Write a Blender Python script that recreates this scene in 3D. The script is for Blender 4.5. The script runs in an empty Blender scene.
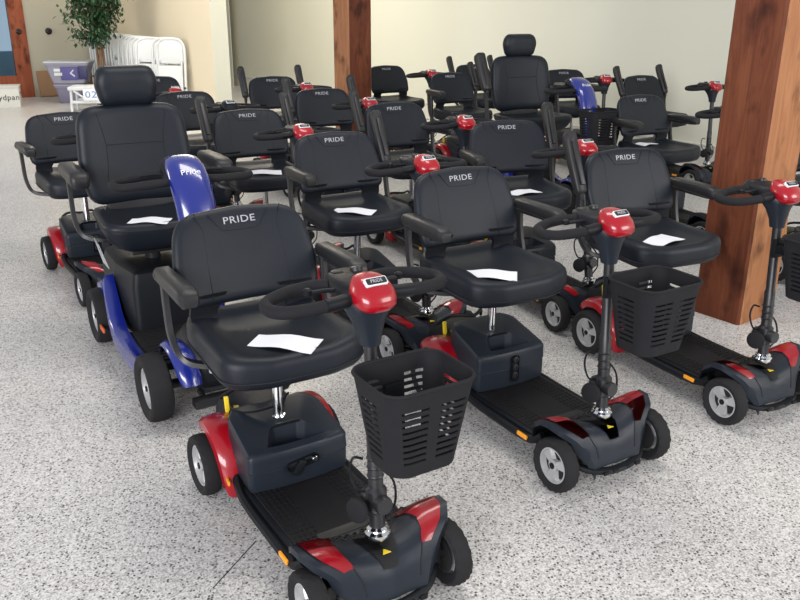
import bpy, bmesh, math, random
from mathutils import Vector, Matrix
R = math.radians
SC = bpy.context.scene
COL = SC.collection
random.seed(7)

# ------------------------------------------------------------------ camera, world, lights, exposure
cam_d = bpy.data.cameras.new('camera'); cam = bpy.data.objects.new('camera', cam_d); COL.objects.link(cam)
cam_d.sensor_width = 36.0; cam_d.lens = 36.82; cam_d.clip_end = 200
cam.matrix_world = Matrix.Translation((0, 0, 1.4984)) @ Matrix.Rotation(R(90 - 19.82), 4, 'X') @ Matrix.Rotation(R(0.26), 4, 'Z')
SC.camera = cam

w = bpy.data.worlds.new('world'); SC.world = w; w.use_nodes = True
bg = w.node_tree.nodes['Background']; bg.inputs[0].default_value = (0.90, 0.93, 1.0, 1); bg.inputs[1].default_value = 0.60

def area(name, loc, target, sx, sy, power, color):
    l = bpy.data.lights.new(name, 'AREA'); l.shape = 'RECTANGLE'; l.size = sx; l.size_y = sy
    l.energy = power; l.color = color
    o = bpy.data.objects.new(name, l); COL.objects.link(o); o.location = loc
    o.rotation_euler = (Vector(target) - Vector(loc)).to_track_quat('-Z', 'Y').to_euler()
    return o
area('shopfront_window_light', (-3.0, -6.0, 3.2), (0.5, 4.5, 0.3), 6.5, 3.0, 1080, (0.97, 0.96, 1.0))
area('side_window_light', (7.5, -0.5, 3.0), (0.5, 5.0, 0.4), 4.0, 2.6, 330, (1.0, 0.97, 0.96))
area('ceiling_light_far', (-2.6, 11.5, 4.3), (-3.0, 11.5, 0), 3.0, 3.0, 290, (1.0, 0.90, 0.74))
area('cream_wall_fill', (-11.0, 6.0, 2.6), (-3.6, 13.0, 1.3), 3.0, 2.4, 250, (1.0, 0.93, 0.80))  # warm fill added from the left to brighten the cream wall, not a real window
area('ceiling_light_near', (0.5, 3.6, 4.3), (0.5, 3.6, 0), 3.0, 0.8, 90, (1.0, 0.96, 0.9))

SC.view_settings.view_transform = 'Standard'
SC.view_settings.look = 'None'
SC.view_settings.gamma = 1.0
SC.view_settings.use_curve_mapping = False
SC.view_settings.exposure = 0.0

# ------------------------------------------------------------------ materials
def mat(name, color, rough=0.5, metal=0.0, coat=0.0, spec=0.5, noise=None, bump=None, trans=0.0, emis=None):
    m = bpy.data.materials.new(name); m.use_nodes = True
    nt = m.node_tree; b = nt.nodes['Principled BSDF']
    b.inputs['Base Color'].default_value = (*color, 1); b.inputs['Roughness'].default_value = rough
    b.inputs['Metallic'].default_value = metal; b.inputs['Coat Weight'].default_value = coat
    b.inputs['Coat Roughness'].default_value = 0.06
    b.inputs['Specular IOR Level'].default_value = spec
    b.inputs['Transmission Weight'].default_value = trans
    tc = nt.nodes.new('ShaderNodeTexCoord')
    if noise:
        sc, amt = noise
        n = nt.nodes.new('ShaderNodeTexNoise'); n.inputs['Scale'].default_value = sc; n.inputs['Detail'].default_value = 4
        nt.links.new(tc.outputs['Object'], n.inputs['Vector'])
        mx = nt.nodes.new('ShaderNodeMix'); mx.data_type = 'RGBA'
        mx.inputs[6].default_value = (*[c * (1 - amt) for c in color], 1); mx.inputs[7].default_value = (*[min(1, c * (1 + amt)) for c in color], 1)
        nt.links.new(n.outputs['Fac'], mx.inputs[0]); nt.links.new(mx.outputs[2], b.inputs['Base Color'])
    if bump:
        sc, st = bump
        n = nt.nodes.new('ShaderNodeTexNoise'); n.inputs['Scale'].default_value = sc; n.inputs['Detail'].default_value = 3
        nt.links.new(tc.outputs['Object'], n.inputs['Vector'])
        bp = nt.nodes.new('ShaderNodeBump'); bp.inputs['Strength'].default_value = st; bp.inputs['Distance'].default_value = 0.002
        nt.links.new(n.outputs['Fac'], bp.inputs['Height']); nt.links.new(bp.outputs['Normal'], b.inputs['Normal'])
    return m
VINYL = mat('black_vinyl', (0.0075, 0.0100, 0.0150), 0.44, spec=.26, noise=(5, .2), bump=(420, .25))
SEAM = mat('seam_thread', (0.004, 0.004, 0.006), 0.8, noise=(50, .1))
PLAST = mat('black_plastic', (0.006, 0.007, 0.009), 0.48, spec=.2, noise=(12, .15), bump=(600, .15))
FOAM = mat('black_foam', (0.012, 0.012, 0.014), 0.75, spec=.18, noise=(30, .15), bump=(500, .3))
PAD = mat('armrest_urethane', (0.016, 0.016, 0.017), 0.42, spec=.35, noise=(20, .15), bump=(400, .15))
CHAR = mat('charcoal_plastic', (0.013, 0.017, 0.024), 0.40, spec=.24, noise=(10, .12), bump=(700, .12))
MATT = mat('rubber_mat', (0.008, 0.008, 0.009), 0.62, spec=.2, noise=(25, .2), bump=(160, .5))
RUB = mat('tyre_rubber', (0.013, 0.013, 0.014), 0.8, spec=.25, noise=(40, .2), bump=(200, .3))
STEEL = mat('black_powdercoat', (0.012, 0.012, 0.014), 0.4, noise=(60, .1))
CHROME = mat('chrome', (0.75, 0.76, 0.78), 0.12, metal=1.0, noise=(15, .03))
SILVER = mat('silver_rim_paint', (0.42, 0.42, 0.42), 0.35, metal=0.4, noise=(25, .06))
RED = mat('red_gloss_plastic', (0.29, 0.002, 0.009), 0.30, coat=0.6, spec=.35, noise=(6, .08))
BLUE = mat('blue_gloss_plastic', (0.005, 0.013, 0.16), 0.24, coat=0.8, noise=(6, .08))
AMBER = mat('amber_reflector', (0.85, 0.32, 0.01), 0.3, coat=0.5, noise=(200, .15))
YEL = mat('yellow_lever_plastic', (0.75, 0.55, 0.02), 0.45, noise=(30, .08))
LOGO = mat('silver_thread', (0.34, 0.35, 0.37), 0.5, noise=(80, .1))
PAPER = mat('white_paper', (0.72, 0.73, 0.76), 0.8, noise=(15, .03))
WHITE = mat('white_plastic', (0.62, 0.65, 0.66), 0.5, noise=(10, .04))
DARKM = mat('dark_cavity_plastic', (0.004, 0.004, 0.005), 0.7, noise=(10, .1))
LENS = mat('grey_lens', (0.45, 0.48, 0.52), 0.15, coat=0.6, noise=(100, .1))

def nodes_of(m): return m.node_tree.nodes, m.node_tree.links
def ramp(nt, stops):
    r = nt.nodes.new('ShaderNodeValToRGB'); el = r.color_ramp.elements
    while len(el) < len(stops): el.new(0.5)
    for e, (p, c) in zip(el, stops): e.position = p; e.color = (*c, 1)
    return r
def terrazzo():
    m = mat('terrazzo', (0.5, 0.5, 0.5), 0.32); nt = m.node_tree; N, L = nt.nodes, nt.links; b = N['Principled BSDF']
    tc = N.new('ShaderNodeTexCoord')
    def vor(scale, stops, seed):
        mp = N.new('ShaderNodeMapping'); mp.inputs['Location'].default_value = (seed, seed * 2, 0)
        v = N.new('ShaderNodeTexVoronoi'); v.inputs['Scale'].default_value = scale
        v.voronoi_dimensions = '2D'
        L.new(tc.outputs['Object'], mp.inputs['Vector']); L.new(mp.outputs['Vector'], v.inputs['Vector'])
        sp = N.new('ShaderNodeSeparateColor'); L.new(v.outputs['Color'], sp.inputs[0])
        r = ramp(nt, stops); r.color_ramp.interpolation = 'CONSTANT'; L.new(sp.outputs[0], r.inputs[0])
        return v, sp, r
    v1, s1, r1 = vor(215, [(0, (.42, .405, .39)), (.20, (.55, .535, .52)), (.45, (.65, .64, .62)), (.68, (.72, .705, .685)), (.87, (.38, .365, .345)), (.94, (.25, .24, .23))], 1.0)
    v2, s2, r2 = vor(110, [(0, (0, 0, 0)), (.88, (1, 1, 1))], 4.3)
    # chips: small core of some large cells, dark or brown
    lt = N.new('ShaderNodeMath'); lt.operation = 'LESS_THAN'; lt.inputs[1].default_value = 0.40; L.new(v2.outputs['Distance'], lt.inputs[0])
    mu = N.new('ShaderNodeMath'); mu.operation = 'MULTIPLY'; L.new(lt.outputs[0], mu.inputs[0]); L.new(r2.outputs[0], mu.inputs[1])
    cr = ramp(nt, [(0, (.035, .035, .04)), (.6, (.10, .095, .09)), (.85, (.17, .15, .13))]); L.new(s2.outputs[1], cr.inputs[0])
    mx = N.new('ShaderNodeMix'); mx.data_type = 'RGBA'; L.new(mu.outputs[0], mx.inputs[0]); L.new(r1.outputs[0], mx.inputs[6]); L.new(cr.outputs[0], mx.inputs[7])
    nz = N.new('ShaderNodeTexNoise'); nz.inputs['Scale'].default_value = 1.1; nz.inputs['Detail'].default_value = 5
    L.new(tc.outputs['Object'], nz.inputs['Vector'])
    r3 = ramp(nt, [(.3, (.86, .86, .85)), (.7, (.96, .96, .96))]); L.new(nz.outputs['Fac'], r3.inputs[0])
    m2 = N.new('ShaderNodeMix'); m2.data_type = 'RGBA'; m2.blend_type = 'MULTIPLY'; m2.inputs[0].default_value = 1
    L.new(mx.outputs[2], m2.inputs[6]); L.new(r3.outputs[0], m2.inputs[7]); L.new(m2.outputs[2], b.inputs['Base Color'])
    return m
FLOOR = terrazzo()
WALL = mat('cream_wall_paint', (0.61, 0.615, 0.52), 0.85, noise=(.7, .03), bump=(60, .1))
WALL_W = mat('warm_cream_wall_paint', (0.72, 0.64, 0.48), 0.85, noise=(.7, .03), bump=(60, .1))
WALL_D = mat('tan_wall_paint', (0.43, 0.41, 0.32), 0.85, noise=(.7, .05), bump=(60, .1))
BASEB = mat('baseboard_paint', (0.60, 0.60, 0.55), 0.6, noise=(2, .04))

def wood(name, c1, c2, c3):
    m = mat(name, c1, 0.6, spec=.22); nt = m.node_tree; N, L = nt.nodes, nt.links; b = N['Principled BSDF']
    tc = N.new('ShaderNodeTexCoord'); mp = N.new('ShaderNodeMapping'); mp.inputs['Scale'].default_value = (11, 11, 1.1)
    L.new(tc.outputs['Object'], mp.inputs['Vector'])
    n = N.new('ShaderNodeTexNoise'); n.inputs['Scale'].default_value = 1.6; n.inputs['Detail'].default_value = 10; n.inputs['Roughness'].default_value = .68; n.inputs['Distortion'].default_value = 1.3
    L.new(mp.outputs['Vector'], n.inputs['Vector'])
    r = ramp(nt, [(.25, c2), (.5, c1), (.72, c3)]); L.new(n.outputs['Fac'], r.inputs[0])
    # knots and dark weathering marks
    n2 = N.new('ShaderNodeTexNoise'); n2.inputs['Scale'].default_value = 5.5; n2.inputs['Detail'].default_value = 3
    mp2 = N.new('ShaderNodeMapping'); mp2.inputs['Scale'].default_value = (1.5, 1.5, .8); L.new(tc.outputs['Object'], mp2.inputs['Vector']); L.new(mp2.outputs['Vector'], n2.inputs['Vector'])
    r2 = ramp(nt, [(.54, (1, 1, 1)), (.70, (.40, .36, .34))]); L.new(n2.outputs['Fac'], r2.inputs[0])
    v = N.new('ShaderNodeTexVoronoi'); v.inputs['Scale'].default_value = 26; L.new(tc.outputs['Object'], v.inputs['Vector'])
    r4 = ramp(nt, [(.0, (.25, .2, .2)), (.10, (1, 1, 1))]); L.new(v.outputs['Distance'], r4.inputs[0])
    mx = N.new('ShaderNodeMix'); mx.data_type = 'RGBA'; mx.blend_type = 'MULTIPLY'; mx.inputs[0].default_value = 1
    L.new(r.outputs[0], mx.inputs[6]); L.new(r2.outputs[0], mx.inputs[7])
    m3 = N.new('ShaderNodeMix'); m3.data_type = 'RGBA'; m3.blend_type = 'MULTIPLY'; m3.inputs[0].default_value = .6
    L.new(mx.outputs[2], m3.inputs[6]); L.new(r4.outputs[0], m3.inputs[7]); L.new(m3.outputs[2], b.inputs['Base Color'])
    bp = N.new('ShaderNodeBump'); bp.inputs['Strength'].default_value = .35; bp.inputs['Distance'].default_value = .004
    L.new(n.outputs['Fac'], bp.inputs['Height']); L.new(bp.outputs['Normal'], b.inputs['Normal'])
    return m
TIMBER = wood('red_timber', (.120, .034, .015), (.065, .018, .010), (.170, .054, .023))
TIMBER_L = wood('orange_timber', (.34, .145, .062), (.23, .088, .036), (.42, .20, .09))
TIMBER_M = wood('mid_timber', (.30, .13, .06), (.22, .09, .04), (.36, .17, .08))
DOORW = wood('door_timber', (.27, .075, .035), (.19, .05, .025), (.34, .10, .05))

# ------------------------------------------------------------------ mesh helpers
def finish(bm, name, m, angle=38, smooth=True):
    bmesh.ops.recalc_face_normals(bm, faces=bm.faces)
    a = R(angle)
    for f in bm.faces: f.smooth = smooth
    for e in bm.edges:
        if len(e.link_faces) == 2 and e.calc_face_angle(0) > a: e.smooth = False
    me = bpy.data.meshes.new(name); bm.to_mesh(me); bm.free()
    ms = m if isinstance(m, (list, tuple)) else [m]
    for q in ms: me.materials.append(q)
    return me
def box(bm, c, s, bev=0.0, rot=None, seg=2):
    t = bmesh.new(); bmesh.ops.create_cube(t, size=1.0)
    for v in t.verts: v.co = Vector((v.co.x * s[0], v.co.y * s[1], v.co.z * s[2]))
    if bev: bmesh.ops.bevel(t, geom=t.edges[:], offset=bev, segments=seg, affect='EDGES', profile=.6)
    M = Matrix.Translation(c) @ (rot if rot is not None else Matrix.Identity(4))
    t.transform(M); me = bpy.data.meshes.new('t'); t.to_mesh(me); t.free(); bm.from_mesh(me); bpy.data.meshes.remove(me)
def loft(bm, rings, cap0=True, cap1=True, closed=True):
    vs = [[bm.verts.new(p) for p in r] for r in rings]; n = len(rings[0])
    for a, b in zip(vs, vs[1:]):
        for i in range(n if closed else n - 1):
            j = (i + 1) % n
            bm.faces.new((a[i], a[j], b[j], b[i]))
    for r, c in ((vs[0], cap0), (vs[-1], cap1)):
        if c and closed: bm.faces.new(r)
    return vs
def catmull(pts, k=6, closed=False):
    P = [Vector(p) for p in pts]; n = len(P); out = []
    rng = range(n if closed else n - 1)
    for i in rng:
        p0 = P[(i - 1) % n] if (closed or i > 0) else P[0] * 2 - P[1]
        p1 = P[i]; p2 = P[(i + 1) % n]
        p3 = P[(i + 2) % n] if (closed or i + 2 < n) else P[-1] * 2 - P[-2]
        for t in range(k):
            t /= k
            out.append(0.5 * ((2 * p1) + (p2 - p0) * t + (2 * p0 - 5 * p1 + 4 * p2 - p3) * t * t + (-p0 + 3 * p1 - 3 * p2 + p3) * t ** 3))
    if not closed: out.append(P[-1])
    return out
def tube(bm, pts, r, n=10, closed=False, flat=1.0, rads=None):
    P = [Vector(p) for p in pts]; N = len(P); rings = []
    prev = None
    for i, p in enumerate(P):
        if closed: t = (P[(i + 1) % N] - P[i - 1]).normalized()
        else: t = (P[min(i + 1, N - 1)] - P[max(i - 1, 0)]).normalized()
        if prev is None:
            u = t.cross(Vector((0, 0, 1)))
            if u.length < .2: u = t.cross(Vector((0, 1, 0)))
        else: u = prev - t * prev.dot(t)
        u.normalize(); v = t.cross(u); prev = u
        rr = rads[i] if rads else r
        rings.append([p + u * math.cos(a) * rr + v * math.sin(a) * rr * flat for a in [2 * math.pi * k / n for k in range(n)]])
    if closed:
        vs = loft(bm, rings, False, False)
        a, b = vs[-1], vs[0]
        for i in range(n): bm.faces.new((a[i], a[(i + 1) % n], b[(i + 1) % n], b[i]))
    else: loft(bm, rings)
def lathe(bm, prof, M=None, n=24, cap=True, mod=None):
    # prof list of (r, h) around local z; M maps it
    M = M or Matrix.Identity(4); rings = []
    for k, (r, h) in enumerate(prof):
        ring = []
        for i in range(n):
            a = 2 * math.pi * i / n; rr = r + (mod(k, i) if mod else 0)
            ring.append(M @ Vector((rr * math.cos(a), rr * math.sin(a), h)))
        rings.append(ring)
    loft(bm, rings, cap, cap)
def rpoly(corners, seg=5, sub=4):
    # corners: list of (x, y, radius) counter-clockwise -> rounded, subdivided outline
    out = []; n = len(corners); arcs = []
    for i in range(n):
        p = Vector(corners[i][:2]); a = Vector(corners[i - 1][:2]); b = Vector(corners[(i + 1) % n][:2]); r = corners[i][2]
        da = (a - p).normalized(); db = (b - p).normalized(); ang = da.angle(db)
        t = min(r / math.tan(ang / 2), (a - p).length * .49, (b - p).length * .49)
        s, e = p + da * t, p + db * t
        arcs.append([s * (1 - u) ** 2 + p * 2 * u * (1 - u) + e * u * u if False else (s.lerp(p, u)).lerp(p.lerp(e, u), u) for u in [k / seg for k in range(seg + 1)]])
    for i in range(n):
        out += arcs[i]; e = arcs[i][-1]; s = arcs[(i + 1) % n][0]
        for k in range(1, sub): out.append(e.lerp(s, k / sub))
    return out
def inset(outl, d, c=None):
    n = len(outl); c = c or sum(outl, Vector((0, 0))) / n
    xs = [p.x - c.x for p in outl]; ys = [p.y - c.y for p in outl]; hx = max(map(abs, xs)); hy = max(map(abs, ys))
    sx = max(.02, 1 - d / hx); sy = max(.02, 1 - d / hy)
    return [Vector((c.x + (p.x - c.x) * sx, c.y + (p.y - c.y) * sy)) for p in outl]
def pad(bm, outl, prof, fmap):
    # prof: list of (inset, depth) -> rings mapped by fmap(u, v, d)
    loft(bm, [[fmap(p.x, p.y, d) for p in inset(outl, i)] for i, d in prof])
def text_mesh(s, size, fmap, m, name='lettering', sx=1.25, extr=.0008):
    c = bpy.data.curves.new('t', 'FONT'); c.body = s; c.size = size; c.align_x = 'CENTER'; c.align_y = 'CENTER'; c.extrude = extr
    c.space_character = 1.08; c.resolution_u = 3
    o = bpy.data.objects.new('t', c); COL.objects.link(o)
    dg = bpy.context.evaluated_depsgraph_get(); me = bpy.data.meshes.new_from_object(o.evaluated_get(dg))
    bpy.data.objects.remove(o); bpy.data.curves.remove(c)
    for v in me.vertices: v.co = fmap(v.co.x * sx, v.co.y, v.co.z)
    me.name = name; me.materials.clear(); me.materials.append(m)
    return me
def link(name, me, parent=None, M=None):
    o = bpy.data.objects.new(name, me); COL.objects.link(o)
    if parent: o.parent = parent
    if M is not None: o.matrix_local = M
    return o
def tag(o, label, cat, group=None, kind=None):
    if label: o['label'] = label
    if cat: o['category'] = cat
    if group: o['group'] = group
    if kind: o['kind'] = kind
    return o
def struct(name, bm, m, angle=38):
    o = link(name, finish(bm, name, m, angle)); o['kind'] = 'structure'; return o
Ry = lambda a: Matrix.Rotation(a, 4, 'Y')
Rz = lambda a: Matrix.Rotation(a, 4, 'Z')
Rx = lambda a: Matrix.Rotation(a, 4, 'X')
T = Matrix.Translation

# ------------------------------------------------------------------ the room: floor, walls, pillars, door
D1 = Vector((.6, -.8, 0)); D2 = Vector((.8, .6, 0))        # along the long wall, across it
def slab(p, q, z0, z1, thick, m, name, out=None):
    # vertical wall slab whose visible face runs from p to q, thickness away from the camera
    p = Vector((*p, 0)); q = Vector((*q, 0)); d = (q - p).normalized(); n = Vector((-d.y, d.x, 0))
    if n.dot(p) < 0: n = -n
    bm = bmesh.new(); a = [p, q, q + n * thick, p + n * thick]
    loft(bm, [[v + Vector((0, 0, z0)) for v in a], [v + Vector((0, 0, z1)) for v in a]])
    return struct(name, bm, m) if out is None else link(name, finish(bm, name, m), out)
bm = bmesh.new()
loft(bm, [[Vector((x, y, z)) for x, y in ((-14, -4), (12, -4), (12, 28), (-14, 28))] for z in (-.1, 0)])
struct('floor', bm, FLOOR)
W0 = Vector((2.88, 8.36, 0))
def wp(t): v = W0 + Vector((-.6, .8, 0)) * t; return (v.x, v.y)
slab(wp(-9), wp(16), 0, 4.4, .2, WALL, 'wall_right')
cc = Vector((-2.65, 12.0, 0)); ce = Vector((-5.0, 15.15, 0))
# cream return block on the left of the long wall
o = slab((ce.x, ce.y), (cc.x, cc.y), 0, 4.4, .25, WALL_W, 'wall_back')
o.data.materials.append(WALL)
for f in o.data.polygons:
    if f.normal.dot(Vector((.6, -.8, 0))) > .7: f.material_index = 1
slab(wp(10.05), wp(10.75), 0, 4.4, .02, WALL, 'trim_1')
bpy.data.objects['trim_1'].location = (-.10, -.075, 0)
# baseboards
def baseb(p, q, name, h=.215, off=.02):
    p = Vector((*p, 0)); q = Vector((*q, 0)); d = (q - p).normalized(); n = Vector((-d.y, d.x, 0))
    if n.dot(p) < 0: n = -n
    bm = bmesh.new()
    prof = [(0, 0), (-off, 0), (-off, h - .02), (-off * 1.6, h - .015), (-off * 1.6, h), (0, h)]
    loft(bm, [[v + n * a + Vector((0, 0, z)) for a, z in prof] for v in (p, q)])
    return struct(name, bm, BASEB)
baseb(wp(-9), wp(16), 'baseboard_right'); baseb((ce.x, ce.y), (cc.x, cc.y), 'baseboard_back', .14)

# door wall (faces the camera, running away to the right)
L0 = Vector((-6.24, 14.3, 0))                      # right foot of the door frame
def lw(t, z=0): return L0 + D2 * t + Vector((0, 0, z))
def wallpiece(t0, t1, z0, z1, m, name, depth=.18, off=0.0, parent=None):
    n = Vector((-.6, .8, 0)); bm = bmesh.new()
    a = [lw(t0) + n * off, lw(t1) + n * off, lw(t1) + n * (off + depth), lw(t0) + n * (off + depth)]
    loft(bm, [[v + Vector((0, 0, z)) for v in a] for z in (z0, z1)])
    if parent is not None: return link(name, finish(bm, name, m), parent)
    return struct(name, bm, m)
wallpiece(0.0, 1.68, 0, 4.4, WALL_D, 'wall_left')
wallpiece(-8, -2.6, 0, 4.4, WALL_D, 'wall_left')
wallpiece(-2.6, 0.0, 2.9, 4.4, WALL_D, 'wall_left')
GLASS = mat('door_glass', (0.55, 0.72, 0.85), 0.03, trans=1.0, noise=(1, .02)); GLASS.node_tree.nodes['Principled BSDF'].inputs['IOR'].default_value = 1.1
door = bpy.data.objects.new('door_1', None); COL.objects.link(door); door['kind'] = 'structure'
wallpiece(-.24, 0.0, 0, 2.9, DOORW, 'door_frame', .1, -.02, door)
wallpiece(-2.6, -2.36, 0, 2.9, DOORW, 'door_frame', .1, -.02, door)
wallpiece(-2.36, -.24, 2.7, 2.9, DOORW, 'door_frame', .1, -.02, door)
wallpiece(-2.36, -.24, 0.02, .36, DOORW, 'door_rail', .06, 0, door)
wallpiece(-1.4, -1.25, 0.36, 2.7, DOORW, 'door_rail', .06, 0, door)
wallpiece(-2.36, -.24, .36, 2.7, GLASS, 'glass_pane', .012, .02, door)
o = wallpiece(-2.36, -.24, .0, .02, DARKM, 'threshold', .08, -.03, door)
n_ = Vector((-.6, .8, 0))
bm = bmesh.new(); lathe(bm, [(.045, 0), (.045, .02), (.028, .035), (.03, .07), (.0255, .085)], T(lw(-.12, 1.06) - n_ * .02) @ n_.to_track_quat('-Z', 'Y').to_matrix().to_4x4(), 16)
link('door_knob', finish(bm, 'door_knob', STEEL), door)
# dark lettering on the glass
tm = text_mesh('W', .22, lambda x, y, z: lw(-.62 + x, 1.45 + y) - n_ * (z - .018), DARKM); link('lettering', tm, door)
bm = bmesh.new(); lathe(bm, [(.055, 0), (.055, .015), (.03, .03), (.028, .06)], T(lw(.36, 1.06)) @ n_.to_track_quat('-Z', 'Y').to_matrix().to_4x4(), 16)
tag(link('wall_bumper', finish(bm, 'wall_bumper', STEEL)), 'small round black door stop fixed on the tan wall beside the glass door', 'door stop')
# pavement and dark kerb outside the glass door
bm = bmesh.new(); a = [lw(-9) + n_ * .6, lw(6) + n_ * .6, lw(6) + n_ * 9, lw(-9) + n_ * 9]
loft(bm, [[v + Vector((0, 0, z)) for v in a] for z in (0, .02)])
o = link('street_pavement', finish(bm, 'street_pavement', mat('asphalt', (.22, .29, .33), .9, noise=(20, .2)))); o['kind'] = 'structure'
bm = bmesh.new(); a = [lw(-9) + n_ * 4, lw(2) + n_ * 4, lw(2) + n_ * 4.3, lw(-9) + n_ * 4.3]
loft(bm, [[v + Vector((0, 0, z)) for v in a] for z in (0, .55)])
o = link('street_wall', finish(bm, 'street_wall', mat('grey_render', (.28, .36, .40), .9, noise=(4, .2)))); o['kind'] = 'structure'

def pillar(name, corner, sa, sb, label, mats):
    # corner: nearest vertical edge; sa along -D1 (dark face), sb along D2 (lighter face)
    c = Vector((*corner, 0)); a = [c, c + D2 * sb, c + D2 * sb - D1 * sa, c - D1 * sa]
    def ch(z, k=.012):
        out = []
        for i, p in enumerate(a):
            p0 = a[i - 1]; p1 = a[(i + 1) % 4]
            out += [p + (p0 - p).normalized() * k + Vector((0, 0, z)), p + (p1 - p).normalized() * k + Vector((0, 0, z))]
        return out
    bm = bmesh.new(); loft(bm, [ch(z) for z in (0, 1.5, 3, 4.4)])
    bm.normal_update()
    bmesh.ops.recalc_face_normals(bm, faces=bm.faces)
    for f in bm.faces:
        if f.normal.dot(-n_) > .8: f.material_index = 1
    o = link(name, finish(bm, name, mats, 20, False)); tag(o, label, 'pillar', 'timber pillars'); return o
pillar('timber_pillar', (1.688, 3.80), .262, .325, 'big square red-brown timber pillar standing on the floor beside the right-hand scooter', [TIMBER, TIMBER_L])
pillar('timber_pillar', (-.50, 8.12), .27, .27, 'slimmer-looking far timber pillar behind the scooter rows, in front of the long cream wall', [TIMBER_M, TIMBER])
# ------------------------------------------------------------------ travel scooter, every part built once (x forward, y left, origin on the floor under the rear axle)
PX = .12                                             # seat swivel axis
class Node:
    def __init__(s, name, mesh, group, loc=(0, 0, 0), kids=(), label=None, only=None):
        s.name, s.mesh, s.group, s.loc, s.kids, s.label, s.only = name, mesh, group, Vector(loc), list(kids), label, only

def wheel_nodes(r, wd, rim_r, name, loc, side, group='body', spokes=3):
    # axis = y, outer face towards side*y
    S = Rx(R(-90) if side > 0 else R(90))            # local +z -> side*y
    bm = bmesh.new(); h = wd / 2
    prof = [(rim_r - .004, -h * .55), (rim_r + .006, -h * .8), (r * .86, -h), (r * .955, -h * .86), (r * .985, -h * .55), (r, -h * .2), (r, h * .2), (r * .985, h * .55), (r * .955, h * .86), (r * .86, h), (rim_r + .006, h * .8), (rim_r - .004, h * .55)]
    nseg = 72
    def mod(k, i):
        if 3 <= k <= 8: return -.0028 if (i + (k % 2) * 2) % 4 < 2 else 0
        return 0
    vs = [];
    lathe(bm, prof, S, nseg, False, mod)
    tyre = finish(bm, 'tyre', RUB, 30)
    bm = bmesh.new()
    lathe(bm, [(rim_r, -h * .6), (rim_r, h * .62), (rim_r * .90, h * .62), (rim_r * .84, h * .2), (rim_r * .80, -h * .1), (.002, -h * .1)], S, 40, False)
    lathe(bm, [(.020, -h * .1), (.020, h * .55), (.016, h * .62), (.002, h * .62)], S, 20, False)
    for k in range(spokes):
        a = 2 * math.pi * k / spokes + .35
        rings = []
        for rr, ww in ((.010, .013), (rim_r * .45, .011 if spokes > 4 else .019), (rim_r * .88, .009 if spokes > 4 else .030)):
            hh = h * (.5 - .22 * rr / rim_r)
            rings.append([S @ (Rz(a) @ Vector((rr, yy, zz))) for yy, zz in ((-ww, -h * .1), (-ww * .7, hh), (ww * .7, hh), (ww, -h * .1))])
        loft(bm, rings)
    rim = finish(bm, 'rim', SILVER, 30)
    for p in rim.polygons: pass
    bm = bmesh.new(); lathe(bm, [(rim_r * .80, -h * .08), (.001, -h * .08)], S, 30, False)
    lathe(bm, [(rim_r * .80, -h * .7), (.001, -h * .7)], S, 30, False)
    disc = finish(bm, 'rim_disc', DARKM)
    bm = bmesh.new(); lathe(bm, [(.011, h * .6), (.011, h * .72), (.001, h * .74)], S, 12, False)
    cap = finish(bm, 'hub_cap', PLAST)
    return Node(name, tyre, group, loc, [Node('rim', rim, group), Node('rim_disc', disc, group), Node('hub_cap', cap, group)])

def seat_nodes(px, z0, x0, x1, hw, th, post_r):
    out = []
    cx = (x0 + x1) / 2
    outl = rpoly([(x0, -hw * .93, .09), (x1 - .03, -hw, .10), (x1 + .005, -hw * .45, .15), (x1 + .005, hw * .45, .15), (x1 - .03, hw, .10), (x0, hw * .93, .09)], 6, 4)
    def fm(x, y, d):
        t = d / th
        zz = z0 + d + t * (.010 * (abs(y) / hw) ** 2 + .014 * max(0, (cx - x) / .2) ** 2) - t * .012 * max(0, (x - x1 + .1) / .1) ** 2 
        return Vector((x, y, zz))
    bm = bmesh.new()
    prof = [(.20, .004), (.05, 0), (.018, .004), (.004, .018), (0, .035), (0, th * .72), (.005, th * .86), (.016, th * .96), (.034, th), (.06, th - .002), (.075, th - .008), (.10, th - .012), (.15, th - .014), (.24, th - .015)]
    pad(bm, outl, prof, fm); seat = finish(bm, 'seat', VINYL, 50)
    bm = bmesh.new(); tube(bm, [fm(p.x, p.y, th * .30) for p in inset(outl, -.0005)], .0022, 5, True); w1 = finish(bm, 'piping', SEAM)
    out.append(Node('seat', seat, 'seat', kids=[Node('piping', w1, 'seat')]))
    bm = bmesh.new(); box(bm, (px, 0, z0 - .008), (.22, .2, .02), .005); box(bm, (px, 0, z0 - .02), (.10, .09, .02), .006)
    tube(bm, [(px + .08, .05, z0 - .02), (px + .08, hw * .8, z0 - .02), (px + .09, hw * 1.02, z0 - .012)], .006, 8)
    out.append(Node('seat_base', finish(bm, 'seat_base', STEEL), 'seat'))
    return out

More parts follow.
